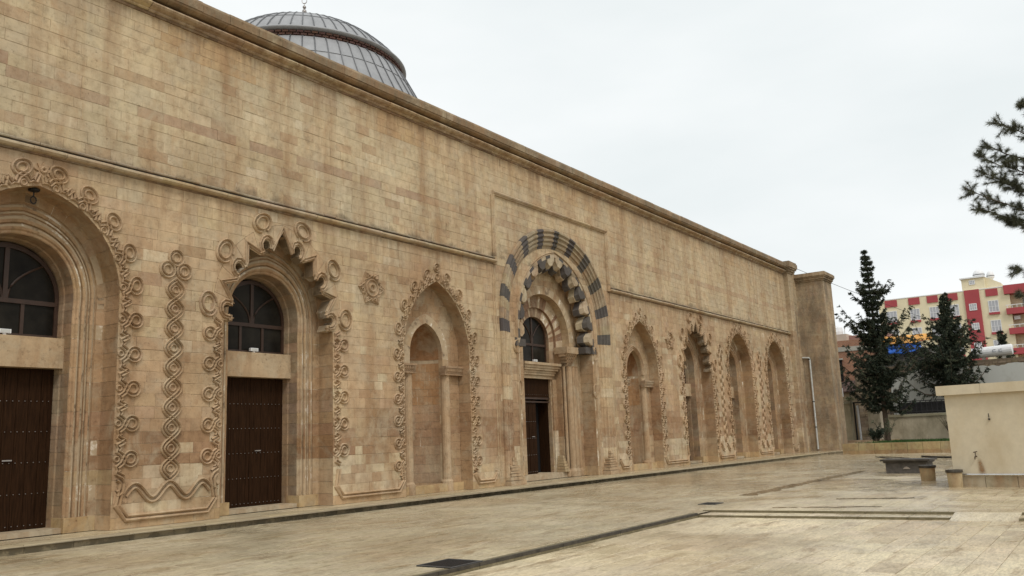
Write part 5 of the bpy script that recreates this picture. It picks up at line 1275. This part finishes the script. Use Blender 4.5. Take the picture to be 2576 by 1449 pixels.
while z < 6.6:
    h = rnd.uniform(0.16, 0.28); y = 0.4
    while y > -26:
        w = rnd.uniform(0.25, 0.6)
        if (z + h > ztop(y) - 0.1 or y > -2.0) and z + h < (6.75 if y > -7.2 else 6.15) + 0.2 * noise.noise(Vector((y, 2, 0))) - (0.25 if y > -4 else 0):
            items.append((y, w, z, h))
        y -= w
    z += h
for i, (y, w, z, h) in enumerate(items):
    b = B(); j = lambda: rnd.uniform(-0.025, 0.025); x0 = 70.82 + rnd.uniform(-0.03, 0.03)
    V = [(x0, y - 0.015 + j(), z + 0.015 + j()), (x0, y - w + 0.015 + j(), z + 0.015 + j()), (x0, y - w + 0.015 + j(), z + h - 0.015 + j()), (x0, y - 0.015 + j(), z + h - 0.015 + j())]
    V += [(71.2, v[1], v[2]) for v in V]
    if i < 300: mk('rubble_stone', V, [(0, 1, 2, 3), (0, 4, 5, 1), (2, 6, 7, 3), (1, 5, 6, 2), (3, 7, 4, 0)], BRICKM, rw, jit(mix3((0.17, 0.125, 0.08), (0.26, 0.20, 0.13), rnd.random()), 0.15))
shed = empty('roof_shed', (73, -3, 6.3), 'grey concrete box shed on top of the rubble wall under the tarpaulins', 'shed')
b = B(); b.box((71.0, -5.2, 5.9), (74.5, -1.2, 7.25)); b.obj('shed_wall', simple('dark_concrete', (0.15, 0.145, 0.13), 0.9, 0, 0.3, 1.5), shed)
def tarp(nm, col, y0, y1, x0, x1, z0, z1, lab, seed):
    m = simple('sheet_%d' % seed, col, 0.45, 0, 0.18, 2.0); b = B(); V = []; n_, m_ = 26, 10
    for i in range(n_ + 1):
        for k in range(m_ + 1):
            y = y0 + (y1 - y0) * i / n_; s = k / m_; z = z0 + (z1 - z0) * s + 0.10 * noise.noise(Vector((y * 1.6 + seed, s * 3, 0))) + 0.12 * sin(pi * i / n_) * (-1 if s < 0.3 else 0.3)
            x = x0 + (x1 - x0) * s + 0.16 * noise.noise(Vector((y * 2.2, s * 4, seed)))
            V.append((x, y, z))
    b.add(V, [(i * (m_ + 1) + k, (i + 1) * (m_ + 1) + k, (i + 1) * (m_ + 1) + k + 1, i * (m_ + 1) + k + 1) for i in range(n_) for k in range(m_)])
    o = b.obj(nm, m, None, smooth=True); sm = o.modifiers.new('thick', 'SOLIDIFY'); sm.thickness = 0.02; tag(o, lab, 'tarpaulin')
tarp('tarpaulin', (0.02, 0.12, 0.52), -1.7, -4.6, 70.45, 70.7, 7.02, 7.72, 'crumpled blue tarpaulin hanging under the orange one between the two trees', 3)
tarp('tarpaulin', (0.80, 0.40, 0.10), -1.5, -5.4, 70.5, 70.9, 7.80, 8.28, 'orange tarpaulin spread over the roof above the blue one', 8)
tarp('tarpaulin', (0.02, 0.12, 0.50), -11.6, -14.5, 71.2, 72.3, 6.4, 7.5, 'blue tarpaulin at the right edge beside the white tank', 12)
wt = empty('water_tank', (72, -9.2, 6.8), 'long white water tank lying on the rubble wall with faint marks', 'water tank')
b = B(); b.tube([(71.2, -7.85, 6.50), (71.2, -7.9, 6.50), (71.2, -10.45, 6.62), (71.2, -10.5, 6.62)], [0.33, 0.39, 0.39, 0.33], 16); b.obj('tank_body', WHITE, wt)
b = B(); 
for y in (-8.6, -9.9): b.box((71.0, y - 0.1, 6.0), (71.4, y + 0.1, 6.2))
b.obj('tank_cradle', CONC, wt)
MK = simple('grey_marking', (0.25, 0.26, 0.3), 0.8)
for (y, s) in ((-8.5, 0.7), (-9.35, 1.0), (-9.75, 1.0)):
    b = B(); x = 70.80
    b.box((x - 0.006, y - 0.12 * s, 6.50), (x + 0.03, y + 0.12 * s, 6.53)); b.box((x - 0.006, y + 0.06 * s, 6.535), (x + 0.03, y + 0.1 * s, 6.66)); b.box((x - 0.006, y - 0.1 * s, 6.665), (x + 0.03, y + 0.02 * s, 6.69)); b.obj('marking', MK, wt)

# apartment block, 1 local unit = 1.5 m
AB = empty('apartment_block', (139.5, -2, 0), 'cream apartment block with red parapet panels, red stair tower and red balconies', 'apartment building')
AX = 139.5
def ay(y): return 1.5 * y + 8.285
def az(z): return 1.5 * z - 0.8
ACR = simple('cream_wall_paint', (0.70, 0.62, 0.43), 0.85, 0, 0.08, 0.4); ARD = simple('red_wall_paint', (0.36, 0.062, 0.070), 0.8, 0, 0.08, 0.5)
def abox(y0, y1, z0, z1, x0, x1, nm, m, par=AB):
    b = B(); b.box((AX + x0, ay(min(y0, y1)), az(z0)), (AX + x1, ay(max(y0, y1)), az(z1))); return b.obj(nm, m, par)
abox(2.75, -8.58, 0.5, 14.12, 0, 14, 'wall', ACR); abox(-8.58, -22, 0.5, 14.12, 1.6, 14, 'wall', ACR)
abox(2.8, -8.62, 14.122, 14.2, -0.05, 14, 'parapet_cap', WHITE)
abox(-5.20, -6.50, 0.5, 14.19, -0.22, 0.0, 'stair_tower', ARD)
for y0, y1 in ((2.11, 0.95), (-0.13, -1.16), (-1.84, -2.83), (-3.63, -4.60), (-7.03, -8.06)): abox(y0, y1, 13.38, 14.06, -0.12, 0.0, 'red_panel', ARD)
abox(-8.58, -14, 13.40, 14.24, -0.4, 1.6, 'red_panel', ARD)
CUR = simple('net_curtain', (0.40, 0.41, 0.44), 0.6, 0, 0.3, 4, stretch=(1, 6, 0.5))
def awin(y0, y1, z0, z1, sill=True, x=0.0):
    w = abox(y0, y1, z0, z1, x - 0.04, x + 0.02, 'window', CUR)
    f = B(); Y0, Y1, Z0, Z1 = ay(min(y0, y1)), ay(max(y0, y1)), az(z0), az(z1); X = AX + x - 0.07
    for a, c in (((Y0 - .05, Z0 - .05), (Y1 + .05, Z0 + .04)), ((Y0 - .05, Z1 - .04), (Y1 + .05, Z1 + .05)), ((Y0 - .05, Z0), (Y0 + .04, Z1)), ((Y1 - .04, Z0), (Y1 + .05, Z1)), ((Y0 + (Y1 - Y0) / 3 - .03, Z0), (Y0 + (Y1 - Y0) / 3 + .03, Z1)), ((Y0 + (Y1 - Y0) * 2 / 3 - .03, Z0), (Y0 + (Y1 - Y0) * 2 / 3 + .03, Z1)), ((Y0, Z0 + (Z1 - Z0) * .45), (Y1, Z0 + (Z1 - Z0) * .45 + .05))):
        f.box((X + rnd.uniform(0, 0.004), *a), (X + 0.05, *c))
    f.obj('window_frame', WHITE, w)
    if sill: abox(y0 + 0.05, y1 - 0.05, z0 - 0.26, z0 - 0.06, -0.25, 0.0, 'red_sill', ARD, w)
for fl in range(5):
    dz = -1.9 * fl
    for y0, y1 in ((2.04, 1.09), (-0.20, -1.04), (-2.00, -2.80), (-3.78, -4.58), (-7.17, -7.98)): awin(y0, y1, 11.85 + dz, 12.92 + dz)
    awin(-5.55, -6.14, 12.2 + dz, 12.8 + dz, False, -0.22)
    abox(-8.60, -14, 11.45 + dz, 12.02 + dz, -0.5, 1.6, 'balcony', ARD)
    abox(-8.60, -14, 12.28 + dz, 12.34 + dz, -0.5, -0.4, 'balcony_rail', WHITE)
    for k in range(14): abox(-8.70 - k * 0.4, -8.74 - k * 0.4, 12.02 + dz, 12.28 + dz, -0.5, -0.46, 'rail_post', WHITE)
    awin(-10.0, -10.9, 12.0 + dz, 13.0 + dz, False, 1.6)
    abox(-8.58, -9.0, 12.02 + dz, 13.35 + dz, 0.0, 1.6, 'balcony_wall', ACR)
acu = B(); acu.box((AX + 0.6, ay(-9.6), az(10.95)), (AX + 1.1, ay(-9.1), az(11.3))); acu.obj('balcony_air_conditioner', WHITE, AB)
abox(-5.06, -7.05, 14.2, 15.33, 0.3, 7, 'roof_stair_house', ACR); abox(-4.92, -7.1, 15.335, 15.45, 0.1, 7, 'roof_slab', WHITE)
b = B(); y0, y1, y2 = ay(-7.05), ay(-7.06), ay(-8.4); b.add([(AX + 0.9, y0, az(14.2)), (AX + 0.9, y2, az(14.2)), (AX + 0.9, y2, az(14.62)), (AX + 0.9, y0, az(15.42)), (AX + 6, y0, az(14.2)), (AX + 6, y2, az(14.2)), (AX + 6, y2, az(14.62)), (AX + 6, y0, az(15.42))], [(0, 1, 2, 3), (1, 5, 6, 2), (3, 2, 6, 7), (5, 4, 7, 6)]); b.obj('sloping_stair_roof', ACR, AB)
awin(-5.75, -6.2, 14.75, 15.12, False, 0.3)
for (y, r, lab) in ((-6.45, 0.80, 'larger round white water tank on the roof of the apartment block'), (-7.45, 0.52, 'smaller round white water tank on the apartment block roof')):
    e = empty('rooftop_tank', (AX + 3, ay(y), az(15.45)), lab, 'water tank'); b = B()
    zb = az(15.45 if r > 0.6 else 15.2); b.lathe((AX + 3, ay(y), zb), [(r * 0.55, 0), (r * 0.6, 0.15), (r * 0.95, 0.35), (r, 0.55), (r * 0.96, 0.6), (r, 0.65), (r * 0.93, 0.9), (r * 0.6, 1.25), (0.0, 1.4)], 20); b.obj('tank_body', WHITE, e, smooth=True)
    b = B(); b.lathe((AX + 3, ay(y), zb + 0.56), [(r + 0.01, 0), (r + 0.02, 0.04), (r + 0.01, 0.08)], 20); b.obj('tank_band', IRON, e)
cb_ = B(); P = []
for k in range(25):
    t = k / 24; P.append((55.2 + (80 - 55.2) * t, -0.1 + (-9.6 + 0.1) * t, 11.95 + (7.7 - 11.95) * t - 1.0 * 4 * t * (1 - t) * 0.35))
cb_.tube(P, 0.014, 5); o = cb_.obj('power_cable', IRON); tag(o, 'thin black cable sagging from the mosque corner across the tall conifer', 'cable')

# ================================================================== TREES
BARK = simple('bark', (0.085, 0.06, 0.04), 0.9, 0, 0.4, 8, 0.8)
def leafclump(b, c, r, n, ln, wd, cols, droop=0.3):
    for _ in range(n):
        d = Vector((rnd.gauss(0, 1), rnd.gauss(0, 1), rnd.gauss(0, 1) - droop * 1.2)).normalized()
        p = Vector(c) + Vector((rnd.gauss(0, 1), rnd.gauss(0, 1), rnd.gauss(0, 0.6))) * r * 0.45
        s = d.cross(Vector((rnd.uniform(-1, 1), rnd.uniform(-1, 1), rnd.uniform(-1, 1)))).normalized() * wd; l = ln * rnd.uniform(0.6, 1.3)
        b.add([p - s, p + s, p + d * l], [(0, 1, 2)], cols)
def conifer(name, base, top, z0, radf, lab, seed, layers, trunk_r=0.2, per=6, cn=10, ln=0.26, wd=0.045, kz=1.0, arms=()):
    rs_ = random.Random(seed); e = empty(name, base, lab, 'tree')
    bx, by, bz = base; tr = B(); lean = (top[0] - bx, top[1] - by); H = top[2] - bz
    ax = lambda z: (bx + lean[0] * (z - bz) / H, by + lean[1] * (z - bz) / H, z)
    tr.tube([ax(bz + H * k / 12) for k in range(13)], [trunk_r * (1 - k / 12.6) + 0.012 for k in range(13)], 9); tr.obj('trunk', BARK, e)
    br = B(); lf = B()
    for l in range(layers):
        z = z0 + (top[2] - z0 - 0.1) * (l / (layers - 1)) ** 0.95; c = ax(z); R0 = radf((z - z0) / (top[2] - z0))
        extra = [m for m in arms if abs(m[0] - z) < 0.5 * (top[2] - z0) / (layers - 1) + 0.01]
        for k in range(per + len(extra)):
            a = 2 * pi * (k + rs_.random() * 0.9) / per + l * 0.9; Lb = R0 * (0.78 + 0.55 * noise.noise(Vector((cos(a) * 1.3, sin(a) * 1.3 + seed, z * 0.55)))) * 1.12 * (rs_.uniform(0.55, 0.98) if rs_.random() < 0.75 else rs_.uniform(1.05, 1.35))
            if rs_.random() < 0.10: Lb *= 0.3
            if k >= per: a = extra[k - per][1]; Lb = extra[k - per][2]
            if Lb < 0.12: continue
            up = rs_.uniform(-0.12, 0.30) * kz; P = []
            for s in range(7):
                t = s / 6; P.append(Vector((c[0] + cos(a) * Lb * t, c[1] + sin(a) * Lb * t, c[2] + Lb * (up * t - 0.22 * sin(pi * t) + 0.28 * t ** 3))))
            br.tube(P, [0.045 * (1 - t / 7) * (0.5 + R0 / 3) for t in range(7)], 4, cap=False)
            dirb = Vector((cos(a), sin(a), 0)); sid = Vector((-sin(a), cos(a), 0))
            for s in range(1, 7):
                for q in range(5 if Lb > 0.7 else 3):
                    base_ = P[s].lerp(P[s - 1], rs_.random()); tl = rs_.uniform(0.18, 0.42) * (0.45 + 0.4 * Lb) * (1.15 - abs(s / 6 - 0.45))
                    dr = (dirb * rs_.uniform(0.2, 0.9) + sid * rs_.choice((-1, 1)) * rs_.uniform(0.3, 1.0) + Vector((0, 0, rs_.uniform(-0.55, 0.15)))).normalized()
                    g_ = rs_.uniform(0.6, 1.3); cc = (0.036 * g_, 0.047 * g_, 0.030 * g_) if rs_.random() < 0.7 else (0.075 * g_, 0.084 * g_, 0.050 * g_)
                    m_ = max(8, int(cn * 2.2 * min(1, tl / 0.35)))
                    for w_ in range(m_):
                        t = w_ / m_; p = base_ + dr * (tl * t) + Vector((0, 0, -0.10 * tl * t * t))
                        d = (dr * rs_.uniform(0.1, 0.9) + Vector((rs_.gauss(0, 0.6), rs_.gauss(0, 0.6), rs_.gauss(-0.15, 0.6)))).normalized()
                        sv = d.cross(Vector((rs_.uniform(-1, 1), rs_.uniform(-1, 1), rs_.uniform(-1, 1)))).normalized() * wd * 0.55; l_ = ln * rs_.uniform(0.35, 0.8)
                        lf.add([p - sv, p + sv, p + d * l_], [(0, 1, 2)], cc)
    br.obj('branches', BARK, e, kind='stuff'); lf.obj('crown', BR, e)
def r_cedar(t):
    return 3.1 * (1 - t) ** 0.95 * (0.72 + 0.36 * sin(t * 27 + 1.0)) * (0.7 if t < 0.06 else 1) + 0.10
rnd = random.Random(21)
conifer('cedar_tree', (62.0, -3.35, 0.45), (60.6, -3.5, 13.35), 2.9, r_cedar, 'tall dark pointed conifer standing in the planter just right of the pier', 5, 27, 0.17, 8, 14, arms=[(z_, -0.95 + d_, l_) for z_, l_ in ((7.6, 2.7), (8.3, 2.5), (5.6, 2.6), (10.7, 1.5)) for d_ in (-0.15, 0.2)] + [(z_, 2.19 + d_, l_) for z_, l_ in ((8.8, 2.3), (6.0, 2.1), (4.3, 2.7)) for d_ in (-0.2, 0.15)])
def r_two(t): return 4.1 * (1 - t) ** 1.1 * (0.8 + 0.3 * sin(t * 22)) * (0.75 if t < 0.1 else 1) + 0.12
conifer('fir_tree', (68.8, -6.35, 0.4), (68.3, -6.9, 10.85), 4.0, r_two, 'broader dark green conifer in front of the whitewashed wall', 9, 24, 0.15, 7, 13, 0.26, 0.05, 2.6, arms=[(z_, -0.95 + d_, l_) for z_, l_ in ((7.6, 2.3), (6.2, 2.7)) for d_ in (-0.2, 0.2)] + [(z_, 2.19 + d_, l_) for z_, l_ in ((6.9, 2.4), (5.4, 2.7)) for d_ in (-0.2, 0.2)])
# young conifer tip beyond
conifer('cypress_sapling', (74.5, -9.6, 5.0), (74.5, -9.6, 8.6), 6.3, lambda t: 0.75 * (1 - t) + 0.1, 'small conifer top showing beyond the white tank', 12, 9, 0.05, 5, 10)
# pine at right, trunk out of frame
pine = empty('pine_tree', (37.5, -19.5, 0), 'pine reaching in from the right edge with long needles and dark cones against the sky', 'tree')
tk_ = B(); tk_.tube([(37.5, -19.5, -0.05), (37.3, -19.3, 3), (37.2, -19.0, 6), (36.9, -18.7, 9), (36.7, -18.5, 12), (36.5, -18.2, 14.5)], [0.28, 0.24, 0.2, 0.16, 0.10, 0.04], 10); tk_.obj('trunk', BARK, pine)
PN = B()
tips = [((33.72, -14.95, 12.45), 10.7, 0.7), ((33.33, -14.21, 11.92), 10.0, 1.0), ((33.24, -13.83, 11.11), 9.4, 1.0), ((33.12, -13.55, 10.76), 8.9, 1.0), ((33.27, -13.59, 10.18), 8.2, 1.0),
        ((33.50, -13.85, 9.96), 8.0, 0.9), ((33.01, -13.03, 9.6), 7.6, 1.0), ((33.23, -13.16, 9.05), 7.3, 0.7), ((33.80, -13.85, 8.62), 7.1, 0.7),
        ((34.42, -14.12, 6.8), 5.6, 0.8), ((34.55, -14.05, 5.9), 4.9, 0.7)]
def tuft(p, d, n=22, l=0.20):
    d = d.normalized()
    for _ in range(n):
        v = (d * rnd.uniform(0.1, 1.0) + Vector((rnd.gauss(0, 0.55), rnd.gauss(0, 0.55), rnd.gauss(0, 0.55)))).normalized(); L1 = l * rnd.uniform(0.7, 1.25)
        s = v.cross(Vector((rnd.uniform(-1, 1), rnd.uniform(-1, 1), rnd.uniform(-1, 1)))).normalized() * 0.0055; g_ = rnd.uniform(0.6, 1.5)
        PN.add([p - s, p + s, p + v * L1 + Vector((0, 0, -0.02))], [(0, 1, 2)], (0.10 * g_, 0.105 * g_, 0.07 * g_))
for (tip, z_root, w_) in tips:
    tip = Vector(tip); root = Vector((36.9, -18.7, z_root)); P = []
    for k in range(11):
        t = k / 10; p = root.lerp(tip, t); p.z += -0.35 * sin(pi * t) + 0.1 * noise.noise(p * 1.3); P.append(p)
    PB = B(); PB.tube(P, [0.05 * (1 - k / 11) + 0.008 for k in range(11)], 5, cap=False)
    for k in range(3, 11):
        for q in range(10):
            base_ = P[k].lerp(P[k - 1], rnd.random()); dirn = (P[k] - P[k - 1]).normalized()
            off = Vector((rnd.gauss(0, 1), rnd.gauss(0, 1), rnd.gauss(0.1, 0.8))).normalized(); ln_ = rnd.uniform(0.2, 0.75) * w_ * (1.1 - 0.5 * (k / 10))
            e_ = base_ + (dirn * 0.7 + off * 0.8).normalized() * ln_
            PB.tube([base_, base_.lerp(e_, 0.5) + Vector((0, 0, -0.03)), e_], [0.011, 0.008, 0.005], 4, cap=False)
            for s in (0.3, 0.5, 0.7, 0.85, 1.0): tuft(base_.lerp(e_, s), e_ - base_, 22 if s < 1 else 36)
        if rnd.random() < 0.35:
            c = P[k]; PC = B(); PC.lathe(tuple(c), [(0, -0.05), (0.032, -0.02), (0.035, 0.01), (0.0, 0.06)], 6); PC.obj('cone', BARK, pine)
    tuft(tip, tip - P[-2], 50); PB.obj('branch', BARK, pine)
PN.obj('needles', BR, pine, kind='stuff')
# shrubs in the planter
def shrub(name, c, r, h, n, lab, col, stems=14, ln=0.14, wd=0.02):
    e = empty(name, c, lab, 'shrub'); st = B(); lf = B()
    for k in range(stems):
        a = rnd.uniform(0, 2 * pi); rr = rnd.uniform(0.2, 1) * r; tp = Vector((c[0] + rr * cos(a), c[1] + rr * sin(a), c[2] + h * rnd.uniform(0.5, 1)))
        b0 = Vector((c[0] + 0.1 * cos(a), c[1] + 0.1 * sin(a), c[2])); md = b0.lerp(tp, 0.5) + Vector((0, 0, 0.1 * h)); st.tube([b0, md, tp], [0.015, 0.012, 0.006], 4, cap=False)
        for q in range(n):
            t = rnd.uniform(0.3, 1); p = b0.lerp(md, t * 2) if t < 0.5 else md.lerp(tp, t * 2 - 1); leafclump(lf, p, 0.12, 5, ln, wd, jit(col, 0.3), -0.3)
    st.obj('stems', BARK, e); lf.obj('leaves', BR, e)
shrub('oleander_bush', (60.2, -3.7, 0.5), 0.8, 1.6, 7, 'loose grey green leafy bush at the left end of the planter', (0.085, 0.095, 0.055), 16)
shrub('dark_bush', (59.5, -3.15, 0.45), 0.65, 1.1, 16, 'low dark rounded bush at the corner of the planter beside the steps', (0.03, 0.04, 0.025), 18, 0.12, 0.03)
shrub('climber', (65.9, -6.6, 0.9), 0.9, 1.3, 3, 'straggly half dry climber on the garden wall', (0.14, 0.13, 0.07), 18, 0.10, 0.015)
shrub('weed', (65.9, -8.3, 0.6), 1.0, 1.2, 3, 'thin dry weeds growing against the garden wall right of the climber', (0.15, 0.13, 0.075), 14, 0.10, 0.012)
shrub('potted_plant', (62.9, -0.9, 3.3), 0.4, 0.35, 5, 'pale leafy plant trailing over the coping beside the gate', (0.25, 0.27, 0.17), 10, 0.12, 0.03)
